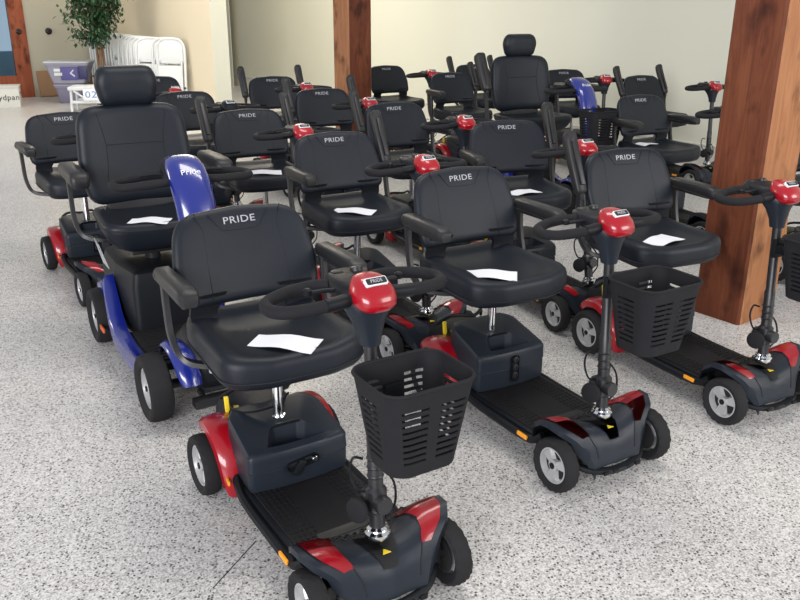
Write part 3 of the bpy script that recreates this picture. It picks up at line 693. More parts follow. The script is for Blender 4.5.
# ------------------------------------------------------------------ large four-wheel scooter with captain's seat and headrest
def build_captain():
    N = []; WB = .90
    for s in (-1, 1):
        N.append(wheel_nodes(.130, .085, .078, 'rear_wheel', (0, s * .235, .130), s, spokes=5))
        N.append(wheel_nodes(.133, .088, .080, 'front_wheel', (WB, s * .237, .133), s, spokes=5))
    px = .12
    # seat: deep cushion tapering downwards
    outl = rpoly([(-.06, -.21, .08), (.38, -.25, .09), (.40, 0, .5), (.38, .25, .09), (-.06, .21, .08)], 6, 4)
    bm = bmesh.new()
    pad(bm, outl, [(.14, .505), (.09, .508), (.05, .53), (.02, .565), (.004, .60), (0, .617), (.008, .63), (.025, .637), (.06, .634), (.10, .628), (.16, .626)], lambda x, y, d: Vector((x, y, d + (.012 * (abs(y) / .25) ** 2 if d > .6 else 0))))
    pp = bmesh.new(); tube(pp, [Vector((p.x, p.y, .612 + .012 * (abs(p.y) / .25) ** 2)) for p in inset(outl, 0)], .003, 5, True)
    N.append(Node('seat', finish(bm, 'seat', VINYL, 50), 'seat', kids=[Node('piping', finish(pp, 'piping', SEAM), 'seat')]))
    ol = rpoly([(-.225, 0, .09), (.225, 0, .09), (.252, .18, .3), (.235, .43, .10), (0, .445, .6), (-.235, .43, .10), (-.252, .18, .3)], 6, 4)
    def bmap(y, h, d): return Vector((.005 - .16 * h + .45 * y * y + .98 * d, y, .655 + .98 * h + .17 * d))
    bm = bmesh.new()
    pad(bm, ol, [(.14, -.03), (.06, -.032), (.02, -.028), (.005, -.018), (0, 0), (.004, .018), (.015, .032), (.035, .04), (.06, .042), (.10, .041), (.15, .040)], bmap)
    sm = bmesh.new()
    tube(sm, [bmap(y, .262, .0415) for y in (-.125, -.06, 0, .06, .125)], .0024, 5)
    for s in (-1, 1): tube(sm, [bmap(s * y, h, .0412) for y, h in ((.15, .40), (.135, .33), (.125, .262), (.13, .16), (.15, .05))], .002, 5)
    N.append(Node('backrest', finish(bm, 'backrest', VINYL, 50), 'seat', kids=[Node('seam', finish(sm, 'seam', SEAM), 'seat')]))
    oh = rpoly([(-.115, 0, .05), (.115, 0, .05), (.142, .10, .10), (.115, .165, .07), (-.115, .165, .07), (-.142, .10, .10)], 6, 4)
    def hmap(y, h, d): return Vector((-.055 - .02 * h + .5 * y * y + d, y, 1.075 + h * 1.06))
    bm = bmesh.new(); pad(bm, oh, [(.07, -.03), (.02, -.028), (.005, -.015), (0, 0), (.004, .02), (.015, .038), (.035, .048), (.07, .05)], hmap)
    po = bmesh.new()
    for s in (-1, 1): tube(po, [(-.055, s * .055, 1.04), (-.055, s * .055, 1.14)], .007, 8)
    N.append(Node('headrest', finish(bm, 'headrest', VINYL, 50), 'seat', kids=[Node('headrest_post', finish(po, 'headrest_post', CHROME), 'seat')]))
    bm = bmesh.new(); box(bm, (.0, 0, .60), (.05, .30, .16), .01); box(bm, (.12, 0, .49), (.26, .24, .04), .008)
    N.append(Node('seat_frame', finish(bm, 'seat_frame', STEEL), 'seat'))
    N += arm_nodes(px, .84, .03, .305, .54, .29, 1.45)
    # rear body and under-seat battery cover
    bm = bmesh.new(); ol = rpoly([(-.20, -.17, .06), (.10, -.18, .05), (.34, -.15, .03), (.34, .15, .03), (.10, .18, .05), (-.20, .17, .06)], 5, 4)
    pad(bm, ol, [(.02, .10), (0, .12), (0, .34), (.015, .40), (.03, .41), (.08, .413)], lambda x, y, d: Vector((x, y, d)))
    N.append(Node('battery_cover', finish(bm, 'battery_cover', PLAST, 40), 'body'))
    bm = bmesh.new(); lathe(bm, [(.035, .39), (.035, .50)], T((px, 0, 0)), 18)
    N.append(Node('seat_post', finish(bm, 'seat_post', STEEL), 'body'))
    bm = bmesh.new(); lathe(bm, [(.03, -.19), (.03, .19)], T((0, 0, .13)) @ Rx(R(90)), 14); lathe(bm, [(.018, -.19), (.018, .19)], T((WB, 0, .13)) @ Rx(R(90)), 12)
    box(bm, (.45, 0, .10), (1.0, .12, .04), .008); box(bm, (-.14, 0, .13), (.16, .22, .08), .02)
    box(bm, (1.03, 0, .09), (.05, .26, .035), .008); tube(bm, [(.95, -.08, .10), (1.03, -.08, .09)], .012, 8); tube(bm, [(.95, .08, .10), (1.03, .08, .09)], .012, 8)
    N.append(Node('chassis', finish(bm, 'chassis', STEEL), 'body'))
    for s in (-1, 1):
        bm = fender_arc(0, .13, .160, 0, 165, .13, .225, s, .03)
        N.append(Node('rear_fender', finish(bm, 'rear_fender', BLUE, 40), 'body', label='glossy blue rear fender'))
        bm = fender_arc(WB, .125, .172, 18, 150, .095, .185, s, .016)
        N.append(Node('front_fender', finish(bm, 'front_fender', BLUE, 40), 'body', label='glossy blue front fender'))
        # blue side sill sweeping from the rear fender down along the deck
        bm = bmesh.new(); rings = []
        for x, z, y, hh, ww in ((.10, .30, .205, .05, .03), (.15, .24, .21, .055, .035), (.22, .16, .215, .04, .04), (.32, .125, .22, .03, .04), (.50, .12, .225, .028, .038), (.66, .13, .225, .03, .036), (.73, .16, .22, .03, .03)):
            rings.append([Vector((x, s * (y + a * ww), z + b * hh)) for a, b in ((-.8, -1), (.8, -1), (.85, .2), (.6, .8), (.1, 1), (-.8, 1))])
        loft(bm, rings)
        N.append(Node('side_sill', finish(bm, 'side_sill', BLUE, 50), 'body', label='glossy blue side sill'))
        bm = bmesh.new(); box(bm, (.17, s * .268, .125), (.07, .008, .022), .003)
        N.append(Node('side_reflector', finish(bm, 'side_reflector', mat('orange_reflector', (.6, .10, .02), .3), 30), 'body', label='orange reflector'))
    bm = bmesh.new(); box(bm, (.52, 0, .125), (.42, .40, .035), .01)
    mt = bmesh.new(); box(mt, (.52, 0, .146), (.36, .36, .008), .002)
    for ii in range(10): box(mt, (.36 + ii * .035, 0, .151), (.010, .32, .003))
    N.append(Node('floor_deck', finish(bm, 'floor_deck', PLAST), 'body', kids=[Node('foot_mat', finish(mt, 'foot_mat', MATT, 30, False), 'body')]))
    # nose
    bm = bmesh.new()
    def cr(x, z, wx, wy, p=.7): return [Vector((x + wx * math.copysign(abs(math.cos(a)) ** p, math.cos(a)), wy * math.copysign(abs(math.sin(a)) ** p, math.sin(a)), z)) for a in [2 * math.pi * k / 28 for k in range(28)]]
    loft(bm, [cr(.87, .13, .14, .13), cr(.88, .17, .155, .14), cr(.88, .24, .15, .135), cr(.875, .29, .12, .12), cr(.87, .33, .08, .09), cr(.865, .345, .05, .06)])
    ln = bmesh.new(); box(ln, (1.025, 0, .215), (.02, .12, .035), .008); 
    N.append(Node('front_shroud', finish(bm, 'front_shroud', PLAST, 50), 'body', kids=[Node('headlight', finish(ln, 'headlight', LENS), 'body')]))
    # tiller: tall curved blue cover
    bm = bmesh.new()
    path = [(.90, .33, .045, .060), (.895, .42, .040, .062), (.888, .52, .040, .064), (.876, .62, .042, .068), (.858, .72, .044, .072), (.832, .80, .046, .075), (.795, .865, .046, .077), (.745, .915, .042, .075), (.700, .938, .034, .068), (.665, .945, .02, .05)]
    rings = []
    for i, (x, z, tk, wy) in enumerate(path):
        a = path[max(0, i - 1)]; b = path[min(len(path) - 1, i + 1)]; d = Vector((b[0] - a[0], 0, b[1] - a[1])).normalized(); n = Vector((d.z, 0, -d.x))
        rings.append([Vector((x, 0, z)) + n * (tk * (math.cos(t) if math.cos(t) > 0 else .6 * math.cos(t))) + Vector((0, wy * math.copysign(abs(math.sin(t)) ** .7, math.sin(t)), 0)) for t in [2 * math.pi * k / 28 for k in range(28)]])
    loft(bm, rings)
    def onsh(x, y, z):                               # point on the front of the cover around (.795, .87)
        d = Vector((.745 - .832, 0, .915 - .80)).normalized(); n = Vector((d.z, 0, -d.x)); return Vector((.785, x, .873)) + d * y + n * (.0445 + z)
    lt = text_mesh('Pride', .030, lambda x, y, z: onsh(x, y + .025, z), WHITE, sx=1.1)
    N.append(Node('tiller_cover', finish(bm, 'tiller_cover', BLUE, 60), 'tiller', kids=[Node('lettering', lt, 'tiller', label='small white lettering')], label='tall curved glossy blue tiller cover'))
    bm = bmesh.new(); tube(bm, [(.875, 0, .33), (.77, 0, .86)], .025, 12)
    loft(bm, [[Vector((p.x, p.y, p.z + (p.x - .70) * -.3)) for p in cr(.70, z, wx, wy)] for z, wx, wy in ((.86, .05, .055), (.88, .08, .075), (.92, .085, .08), (.935, .07, .065))])
    N.append(Node('control_panel', finish(bm, 'control_panel', PLAST, 50), 'tiller'))
    for s in (-1, 1):
        bm = bmesh.new()
        pts = catmull([(.765, s * .05, .885), (.77, s * .12, .88), (.765, s * .19, .878), (.745, s * .245, .875), (.70, s * .262, .875), (.655, s * .245, .877), (.63, s * .18, .88), (.628, s * .11, .885), (.65, s * .06, .89)], 7)
        tube(bm, pts, .0155, 12)
        N.append(Node('handlebar', finish(bm, 'handlebar', FOAM), 'tiller'))
        bm = bmesh.new(); tube(bm, catmull([(.70, s * .07, .90), (.69, s * .11, .902), (.68, s * .16, .898)], 4), .007, 8)
        N.append(Node('throttle_lever', finish(bm, 'throttle_lever', PLAST), 'tiller'))
    N += basket_nodes((.99, .52), (.99, .76), (.085, .12), (.10, .15))
    bm = bmesh.new(); box(bm, (.89, 0, .66), (.05, .05, .03), .005)
    N.append(Node('basket_bracket', finish(bm, 'basket_bracket', PLAST), 'tiller', only='basket'))
    return N

TRAVEL = build_travel(); CAPT = build_captain()
DARK_COVER = [n for n in TRAVEL if n.name == 'console_cover'][0].mesh.copy(); DARK_COVER.materials[0] = PLAST

def place(nodes, name, label, pos, yaw, sw=0, arms='dd', tilt=0, basket=False, latch='plate', group=None, piv=(.735, .21), noarms=False, redc=True, sy=1.0, dz=0.0):
    root = bpy.data.objects.new(name, None); COL.objects.link(root)
    root.empty_display_size = .1; root.location = (pos[0], pos[1], 0); root.rotation_euler = (0, 0, R(yaw))
    tag(root, label, 'mobility scooter', group)
    G = {'body': Matrix.Identity(4)}
    G['seat'] = T((PX, 0, 0)) @ Rz(R(sw)) @ Matrix.Diagonal((1, sy, 1, 1)) @ T((-PX, 0, 0))
    G['tiller'] = T((piv[0], 0, piv[1])) @ Ry(R(-tilt)) @ T((-piv[0], 0, -piv[1]))
    for g_ in ('seat', 'tiller'): G[g_] = T((0, 0, dz)) @ G[g_]
    ang = {'d': 0, 'u': -118, 'h': -75, 'v': -100}
    def make(nd, parent, M, top):
        ok = nd.only is None or (nd.only == 'basket' and basket) or (nd.only == 'arm' and not noarms) or nd.only == latch
        if not ok: return
        o = bpy.data.objects.new(nd.name, nd.mesh); COL.objects.link(o); o.parent = parent
        if nd.label: o['label'] = nd.label
        if nd.name == 'console_cover' and not redc: o.data = DARK_COVER; del o['label']
        if top:
            m = G['seat'] if nd.group in ('armR', 'armL') else G[nd.group]
            if latch == 'latch' and nd.name in ('battery_box', 'battery_latch'): m = T((.012, 0, .118)) @ Matrix.Diagonal((1, 1.04, .86, 1)) @ T((0, 0, -.118))
            o.matrix_local = m @ T(nd.loc) @ (Ry(R(ang[arms[0 if nd.group == 'armR' else 1]])) if nd.group in ('armR', 'armL') else Matrix.Identity(4))
        for k in nd.kids: make(k, o, None, False)
    for nd in nodes: make(nd, root, None, True)
    return root
GRP = 'red and black travel scooters parked in rows'
SCOOTERS = [
 # label, pos, yaw, swivel, arms(RL), tilt, basket, latch
 ('S1', 'nearest red scooter in front, with black basket and turned latch on its battery box', (-.447, 2.418), -58.3, 0, 'dd', 0, True, 'latch'),
 ('S2', 'second red scooter of the front row, black basket, whole front end on open floor', (.298, 3.093), -59.5, 0, 'dd', 0, True, 'plate'),
 ('S3', 'red scooter with basket in front of the big timber pillar, its right armrest folded up', (1.052, 3.562), -61.9, -4, 'ud', 0, True, 'plate'),
 ('S4', 'red scooter directly behind the nearest one, armrests one down and one folded up', (-.278, 4.04), -57.9, -2, 'du', 0, False, 'plate'),
 ('S11', 'red scooter behind the second front one, tiller leaning back over its seat', (.605, 4.50), -64, -10, 'du', 8, False, 'plate'),
 ('S5', 'red scooter just right of the nearer blue tiller cover, both armrests folded up', (-.879, 4.983), -59.9, 0, 'uu', 0, False, 'plate'),
 ('S6', 'leftmost red scooter, behind the blue scooter with the tall headrest seat', (-1.913, 4.796), -56.1, 2, 'dd', 0, False, 'plate'),
 ('S7', 'scooter right of the nearer headrest, with plain black console instead of red', (-1.525, 6.067), -56.0, 0, 'dd', 0, False, 'plate'),
 ('S8', 'farthest scooter left of the far timber pillar, both armrests folded up', (-1.098, 7.453), -62.5, 0, 'uu', 0, False, 'plate'),
 ('S9', 'scooter directly in front of the far timber pillar, both armrests folded up', (-.55, 6.33), -62.2, 0, 'uu', 0, False, 'plate'),
 ('S10', 'red scooter just right of the far pillar, right armrest up, red console in mid picture', (.015, 5.38), -60.5, 0, 'ud', 0, False, 'plate'),
 ('S12', 'scooter just left of the big timber pillar with both armrests down', (1.79, 5.95), -62, 0, 'dd', 0, False, 'plate'),
 ('S13', 'farthest right scooter by the wall, both armrests up, console beside the big pillar', (2.291, 7.734), -60.6, 0, 'uu', 0, False, 'plate'),
 ('S15', 'scooter by the wall partly hidden behind the far blue tiller cover', (1.68, 8.45), -74, 0, 'dd', 0, False, 'plate'),
 ('S16', 'scooter hidden behind the far headrest seat, its raised armrests showing either side', (.84, 9.15), -60, 0, 'uu', 0, False, 'plate'),
 ('S17', 'scooter just left of the far headrest seat, one armrest up, one down', (.53, 7.97), -60, 0, 'du', 0, False, 'plate'),
 ('S18', 'scooter without armrests just right of the far pillar, close to the wall', (-.09, 8.90), -57, 0, 'dd', 0, False, 'plate'),
 ('S19', 'scooter behind the nearer headrest, red console seen to the right of that headrest', (-2.13, 7.39), -58, 0, 'dd', 22, False, 'plate'),
 ('S20', 'scooter behind the big pillar, a sliver of seat at the right edge', (2.35, 4.62), -61, 0, 'ud', 0, False, 'plate'),
]
ROOTS = {}
for k, label, pos, yaw, sw, arms, tilt, bk, latch in SCOOTERS:
    ROOTS[k] = place(TRAVEL, 'mobility_scooter', label, pos, yaw, sw, arms, tilt, bk, latch, GRP, noarms=(k == 'S18'), redc=(k != 'S7'))
ROOTS['B1'] = place(CAPT, 'mobility_scooter', 'large blue scooter with tall black seat and headrest, left of the nearest scooter', (-1.195, 3.695), -58.7, 0, 'dd', 0, False, 'plate', 'blue scooters with headrest seats', dz=-.006)
ROOTS['B2'] = place(CAPT, 'mobility_scooter', 'blue scooter with headrest seat and black basket, far back near the long wall', (.975, 6.86), -62, 0, 'ud', 0, True, 'plate', 'blue scooters with headrest seats', sy=1.15, dz=.035)
# ------------------------------------------------------------------ papers on the seats
def paper(rk, x, y, z, ang, w_=.21, h_=.10, label='', sag=.004):
    root = ROOTS[rk]; M = Matrix.Translation(root.location) @ Rz(root.rotation_euler.z)
    bm = bmesh.new(); rings = []
    for k in range(9):
        u = k / 8 - .5
        rings.append([Vector((u * w_, v * h_ + .06 * u * v * h_ * 4, sag * math.cos(u * 7) + .001 + t)) for v, t in ((-.5, 0), (0, .0), (.5, 0), (.5, .0008), (0, .0008), (-.5, .0008))])
    loft(bm, rings)
    o = link('paper_sheet', finish(bm, 'paper_sheet', PAPER)); o.matrix_world = M @ T((x, y, z)) @ Rz(R(ang))
    tag(o, label, 'paper', 'papers lying on the seats')
paper('S1', 0.235, -0.015, .568, 45, .20, .10, 'white folded paper on the seat of the nearest scooter')
paper('S2', 0.215, -0.09, .568, 52, .20, .10, 'white folded paper on the seat of the second front scooter with black basket')
paper('S3', 0.22, -0.06, .568, 106, .20, .10, 'white folded paper on the seat beside the big timber pillar')
paper('S4', 0.2, -0.06, .568, 45, .20, .10, 'white paper on the seat directly behind the nearest scooter')
paper('S5', 0.2, -0.05, .568, 70, .24, .12, 'white paper on the seat just right of the nearer blue tiller cover')
paper('S11', 0.22, -0.06, .568, 97, .19, .09, 'white paper on the turned seat behind the second front scooter')
paper('S12', .02, -.06, .568, 105, .20, .10, 'white paper on the seat just left of the big pillar')
paper('S10', .10, .02, .568, 105, .20, .10, 'white paper on the seat right of the far pillar')
paper('B1', 0.33, -0.05, .632, 60, .17, .09, 'white paper on the seat of the large blue scooter')
# hanging tag on the blue scooter's seat
M = Matrix.Translation(ROOTS['B1'].location) @ Rz(ROOTS['B1'].rotation_euler.z)
bm = bmesh.new(); loft(bm, [[M @ Vector((x, y, z)) for x, y, z in ((.20, -.262, .555), (.32, -.268, .555), (.31, -.235, .44), (.20, -.235, .44))], [M @ Vector((x, y + .0015, z)) for x, y, z in ((.20, -.262, .555), (.32, -.268, .555), (.31, -.235, .44), (.20, -.235, .44))]])
tag(link('hang_tag', finish(bm, 'hang_tag', mat('clear_bag', (.45, .48, .52), .25, coat=.4, noise=(18, .3)))), 'pale plastic document bag hanging from the seat edge of the large blue scooter', 'tag')

# ------------------------------------------------------------------ back left corner: boxes, tubs, stool, plant, folding chairs
def cam_point(u, v, z=0.0):
    a, b = u - 400, v - 300; ro = R(.26); c, s = math.cos(ro), math.sin(ro); X = c * a + s * b; Y = -s * a + c * b; p = R(19.82)
    d = Vector((X, 818.2 * math.cos(p) - Y * math.sin(p), -818.2 * math.sin(p) - Y * math.cos(p))); t = (z - 1.4984) / d.z
    return Vector((0, 0, 1.4984)) + d * t
YAWR = math.atan2(.6, .8)
def obj_at(name, me, loc, yaw, label, cat, group=None, parts=()):
    o = bpy.data.objects.new(name, None); COL.objects.link(o); o.location = loc; o.rotation_euler = (0, 0, yaw); tag(o, label, cat, group)
    for n, m in parts: link(n, m, o)
    return o
CARD = mat('brown_cardboard', (.26, .15, .08), .85, noise=(4, .12))
WCARD = mat('white_cardboard', (.55, .56, .52), .7, noise=(3, .08))
# white carton with black lettering
bm = bmesh.new(); box(bm, (0, 0, .15), (.95, .40, .30), .004); box(bm, (0, 0, .305), (.97, .42, .02), .004)
lt = text_mesh('Eydpan', .115, lambda x, y, z: Vector((x + .30, -.203 - z, .15 + y)), DARKM, sx=1.0)
sl = bmesh.new(); box(sl, (.478, 0, .2), (.004, .09, .035), .001)
obj_at('carton', None, (-6.33, 12.80, 0), R(20), 'white carton with black lettering on the floor in front of the glass door', 'box', None, [('carton_body', finish(bm, 'carton_body', WCARD)), ('lettering', lt), ('hand_hole', finish(sl, 'hand_hole', DARKM))])
bm = bmesh.new(); loft(bm, [[Vector((-.28, 0, 0)), Vector((.12, .02, 0)), Vector((.12, .10, 0)), Vector((-.28, .06, 0))], [Vector((-.22, 0, .10)), Vector((.05, .02, .09)), Vector((.05, .10, .09)), Vector((-.22, .06, .10))]])
o = link('purple_bag', finish(bm, 'purple_bag', mat('purple_cloth', (.05, .02, .14), .8, noise=(9, .3)))); o.location = (-6.42, 12.75, .316); tag(o, 'small dark purple cloth bundle on top of the white carton', 'bundle')
# leaning brown cardboard sheet
c0 = Vector((-6.25, 14.0, 0))
bm = bmesh.new(); box(bm, (.62, -.10, .22), (1.25, .03, .42), .004, Rx(R(-12)))
o = link('cardboard_sheet', finish(bm, 'cardboard_sheet', CARD)); o.location = lw(.06); o.rotation_euler = (0, 0, YAWR)
tag(o, 'brown cardboard panel leaning on the tan wall right of the glass door', 'cardboard')
# storage tubs
def tub(name, w0, d0, w1, d1, h, m, lidm, loc, yaw, label, extra=()):
    bm = bmesh.new()
    def rr(w, d, z): return [Vector((p.x, p.y, z)) for p in rpoly([(-w / 2, -d / 2, .05), (w / 2, -d / 2, .05), (w / 2, d / 2, .05), (-w / 2, d / 2, .05)], 4, 2)]
    loft(bm, [rr(w0 - .02, d0 - .02, 0), rr(w0, d0, .01), rr(w1, d1, h - .03), rr(w1 + .03, d1 + .03, h - .03), rr(w1 + .03, d1 + .03, h)], True, True)
    lid = bmesh.new(); loft(lid, [rr(w1 + .05, d1 + .05, h), rr(w1 + .05, d1 + .05, h + .02), rr(w1 - .02, d1 - .02, h + .03)])
    obj_at(name, None, loc, yaw, label, 'tub', 'stacked storage tubs', [('tub_body', finish(bm, 'tub_body', m)), ('lid', finish(lid, 'lid', lidm))] + list(extra))
GREYT = mat('grey_tub_plastic', (.26, .26, .33), .4, noise=(3, .1)); PURP = mat('purple_label', (.09, .08, .26), .5, noise=(5, .3)); NAVY = mat('navy_plastic', (.03, .03, .11), .4, noise=(5, .3))
tubp = cam_point(73, 102); tubp.z = 0
tub('storage_tub', .34, .28, .42, .34, .27, mat('grey_purple_tub', (.20, .19, .27), .4, noise=(3, .1)), GREYT, (tubp.x, tubp.y, 0), R(10), 'grey tub underneath the bigger clear tub, on the floor')
lb = bmesh.new(); box(lb, (.03, -.204, .16), (.26, .004, .20), .01, Rx(R(5))); lb2 = bmesh.new(); box(lb2, (-.15, -.210, .21), (.10, .004, .045), .003); box(lb2, (-.14, -.206, .15), (.12, .004, .05), .003)
lb3 = bmesh.new(); box(lb3, (.235, -.204, .17), (.13, .006, .20), .01, Rx(R(5))); lb4 = bmesh.new(); box(lb4, (.07, -.212, .185), (.08, .004, .018), .004, Ry(R(-45))); box(lb4, (.08, -.209, .14), (.08, .004, .024), .004, Ry(R(40)))
tub('storage_tub', .50, .36, .66, .42, .32, GREYT, mat('clear_lid', (.50, .52, .54), .3, noise=(3, .05)), (tubp.x + .02, tubp.y, .302), R(8), 'large clear tub with purple label and white patches, stacked on the smaller tub', [('label_panel', finish(lb, 'label_panel', PURP)), ('white_label', finish(lb2, 'white_label', WHITE)), ('dark_contents', finish(lb3, 'dark_contents', NAVY)), ('label_stroke', finish(lb4, 'label_stroke', WHITE))])
# white step stool / drawer frame with paper
sp = cam_point(90, 111); sp.z = 0
fr = bmesh.new()
for x in (-.24, .24):
    for y in (-.17, .17): tube(fr, [(x * 1.08, y * 1.08, 0), (x, y, .33)], .020, 8)
box(fr, (0, 0, .34), (.56, .42, .05), .012); box(fr, (0, -.185, .15), (.50, .03, .04), .006); box(fr, (0, .185, .15), (.50, .03, .04), .006)
br = bmesh.new(); tube(br, [(-.20, -.19, .31), (0, -.2, .16), (.2, -.19, .31)], .016, 8)
obj_at('step_stool', None, (sp.x + .05, sp.y, 0), R(8), 'small white plastic step stool in front of the tubs', 'stool', None, [('stool_frame', finish(fr, 'stool_frame', WHITE)), ('brace', finish(br, 'brace', WHITE))])
pn = bmesh.new(); box(pn, (0, 0, 0), (.22, .004, .16), .001); pt = text_mesh('02', .13, lambda x, y, z: Vector((x, -.003 - z, y)), mat('blue_ink', (.12, .22, .45), .7))
o = obj_at('price_card', None, (sp.x + .14, sp.y - .26, .26), R(8), 'white card with pale blue figures leaning on the white stool', 'card', None, [('card', finish(pn, 'card', PAPER)), ('figures', pt)])
o.rotation_euler = (R(-6), 0, R(8))
# white folding chairs leaning in a row against the cream wall
def chair_parts():
    A = bmesh.new()                                  # stands upright, side profile leaning to +y
    W_ = .21
    pts = [(-W_, 0, 0), (-W_, 0, .45), (-W_, 0, .78), (-W_ + .03, 0, .90), (-.10, 0, .955), (.10, 0, .955), (W_ - .03, 0, .90), (W_, 0, .78), (W_, 0, .45), (W_, 0, 0)]
    tube(A, catmull(pts, 4), .020, 8)
    B = bmesh.new(); tube(B, catmull([(-W_ + .035, -.035, .02), (-W_ + .035, -.03, .62), (-W_ + .05, -.03, .66)], 4), .012, 8); tube(B, catmull([(W_ - .035, -.035, .02), (W_ - .035, -.03, .62), (W_ - .05, -.03, .66)], 4), .012, 8)
    tube(B, [(-W_ + .035, -.035, .12), (W_ - .035, -.035, .12)], .009, 6); tube(B, [(-W_, 0, .20), (W_, 0, .20)], .009, 6)
    Cc = bmesh.new(); ol = rpoly([(-.19, .63, .02), (.19, .63, .02), (.18, .90, .07), (.08, .948, .1), (-.08, .948, .1), (-.18, .90, .07)], 4, 2)
    pad(Cc, ol, [(.02, -.012), (0, -.008), (0, .008), (.02, .012)], lambda x, z, d: Vector((x, d, z)))
    D = bmesh.new(); ol = rpoly([(-.18, .22, .03), (.18, .22, .03), (.18, .60, .03), (-.18, .60, .03)], 4, 2)
    pad(D, ol, [(.02, -.012), (0, -.008), (0, .012), (.02, .016)], lambda x, z, d: Vector((x, d - .025, z)))
    F = bmesh.new()
    for s in (-1, 1): lathe(F, [(.018, 0), (.018, .02), (.012, .03)], T((s * W_, 0, -.002)), 10); 
    Gm = bmesh.new()
    for s in (-1, 1): lathe(Gm, [(.014, -.03), (.014, .03)], T((s * W_, -.01, .30)) @ Rx(R(90)), 8)
    return [('chair_frame', finish(A, 'chair_frame', WHITE)), ('rear_leg', finish(B, 'rear_leg', WHITE)), ('backrest', finish(Cc, 'backrest', WHITE)), ('seat', finish(D, 'seat', WHITE)), ('foot_cap', finish(F, 'foot_cap', WHITE)), ('hinge', finish(Gm, 'hinge', STEEL))]
CP = chair_parts()
wd = (cc - ce).normalized(); wn = Vector((-.8, -.6, 0))
places = [(.18 + .135 * i, 'first') for i in range(9)] + [(1.55 + .20 * i, 'second') for i in range(5)] + [(2.72, 'last'), (2.90, 'last')]
for i, (t, blk) in enumerate(places):
    o = bpy.data.objects.new('folding_chair', None); COL.objects.link(o)
    lean = {'first': 4, 'second': 9, 'last': 5}[blk]
    p = ce + wd * (t + .1) + wn * (.36 if blk != 'last' else .28)
    yaw = math.atan2(wd.y, wd.x) + R({'first': 66, 'second': 60, 'last': 40}[blk])
    o.matrix_world = T(p) @ Rz(yaw) @ Rx(R(-lean)) @ Matrix.Scale(1.06, 4)
    pos = {'first': 'left bunch of white folding chairs leaning by the plant, chair seen from its folded edge', 'second': 'tilted middle bunch of white folding chairs by the cream wall', 'last': 'right-hand pair of white folding chairs against the cream wall'}[blk]
    idx = i if blk == 'first' else (i - 9 if blk == 'second' else i - 14)
    ordn = ['frontmost', 'second', 'third', 'fourth', 'fifth', 'sixth', 'seventh', 'eighth', 'ninth'][idx] if blk != 'last' else ['left', 'right'][idx]
    base = {'first': 'white folding chair in the left bunch beside the plant', 'second': 'white folding chair in the tilted middle bunch', 'last': 'white folding chair of the upright pair at the right end'}[blk]
    tag(o, base + ', ' + ordn + (' counted from the left' if blk != 'last' else ' one of the two'), 'folding chair', 'white folding chairs leaning on the cream wall')
    for n, m in CP: link(n, m, o)
# ficus tree in the corner
pp_ = Vector((-4.75, 14.2, 0)); pp_ = cam_point(106, 104); pp_.z = 0
LEAF = mat('ficus_leaf', (.025, .075, .030), .45, noise=(3, .45)); BARK = mat('ficus_bark', (.20, .12, .07), .85, noise=(18, .3))
plant = bpy.data.objects.new('ficus_tree', None); COL.objects.link(plant); plant.location = pp_
tag(plant, 'leafy green indoor ficus tree with thin brown stems beside the white folding chairs', 'plant')
bm = bmesh.new(); lathe(bm, [(.13, 0), (.16, .26), (.175, .28), (.16, .28), (.15, .24), (.01, .24)], None, 24)
link('pot', finish(bm, 'pot', PLAST), plant)
bm = bmesh.new(); rnd = random.Random(3); tips = []
for k in range(3):
    a = k * 2.1; tube(bm, catmull([(.02 * math.cos(a), .02 * math.sin(a), .22), (.05 * math.cos(a + .8), .05 * math.sin(a + .8), .7), (.04 * math.cos(a + 2), .04 * math.sin(a + 2), 1.2), (.10 * math.cos(a), .10 * math.sin(a), 1.7), (.16 * math.cos(a), .16 * math.sin(a), 2.1)], 5), .022, 8)
brs = []
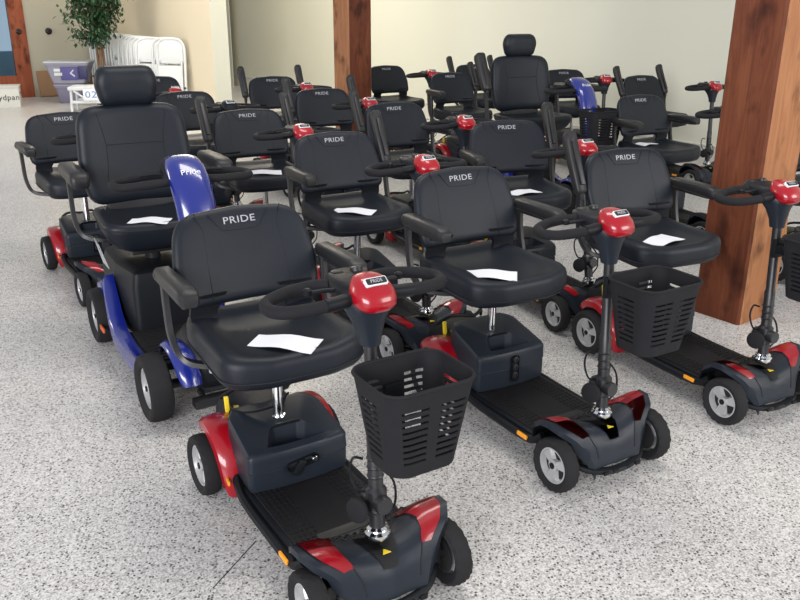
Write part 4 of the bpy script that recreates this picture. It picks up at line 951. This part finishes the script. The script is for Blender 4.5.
for k in range(90):
    a = rnd.uniform(0, 6.28); z = rnd.uniform(1.0, 2.5); rr = rnd.uniform(.25, .60) * (1 - .25 * abs(z - 1.8))
    e = Vector((rr * math.cos(a), rr * math.sin(a), z + rnd.uniform(-.12, .12)))
    s_ = Vector((.05 * math.cos(a), .05 * math.sin(a), z - .15)); md = (s_ + e) / 2 + Vector((0, 0, .06))
    pts = catmull([s_, md, e], 4); tube(bm, pts, .005, 5); brs.append(pts)
link('stem', finish(bm, 'stem', BARK), plant)
bm = bmesh.new()
def leaf(p, d, L):
    d = d.normalized(); sd = d.cross(Vector((0, 0, 1)));  sd = sd.normalized() if sd.length > .1 else Vector((1, 0, 0)); nn = sd.cross(d)
    vs = [bm.verts.new(q) for q in (p, p + d * L * .35 + sd * L * .22 , p + d * L * .7 + sd * L * .17 - nn * L * .03, p + d * L - nn * L * .1, p + d * L * .7 - sd * L * .17 - nn * L * .03, p + d * L * .35 - sd * L * .22)]
    m1 = bm.verts.new(p + d * L * .5 - nn * L * .06)
    for i in range(6): bm.faces.new((vs[i], vs[(i + 1) % 6], m1))
for pts in brs:
    for k in range(56):
        t = rnd.uniform(.2, 1) * (len(pts) - 1); i = int(min(t, len(pts) - 2)); p = pts[i].lerp(pts[i + 1], t - i) + Vector((rnd.gauss(0, .05), rnd.gauss(0, .05), rnd.gauss(0, .05)))
        leaf(p, Vector((rnd.gauss(0, 1), rnd.gauss(0, 1), rnd.gauss(-.8, .6))), rnd.uniform(.055, .095))
o = link('foliage', finish(bm, 'foliage', LEAF, 180, False), plant)
# floor crack
bm = bmesh.new(); pa, pb = cam_point(213, 588, .0005), cam_point(256, 541, .0005)
for q in (pa, pb): q.z = 0
d = (pb - pa).normalized(); s_ = Vector((-d.y, d.x, 0)) * .0016
loft(bm, [[pa - s_, pa + s_, pb + s_, pb - s_], [v + Vector((0, 0, .0008)) for v in (pa - s_, pa + s_, pb + s_, pb - s_)]])
o = link('trim_2', finish(bm, 'trim_2', DARKM)); o['kind'] = 'structure'
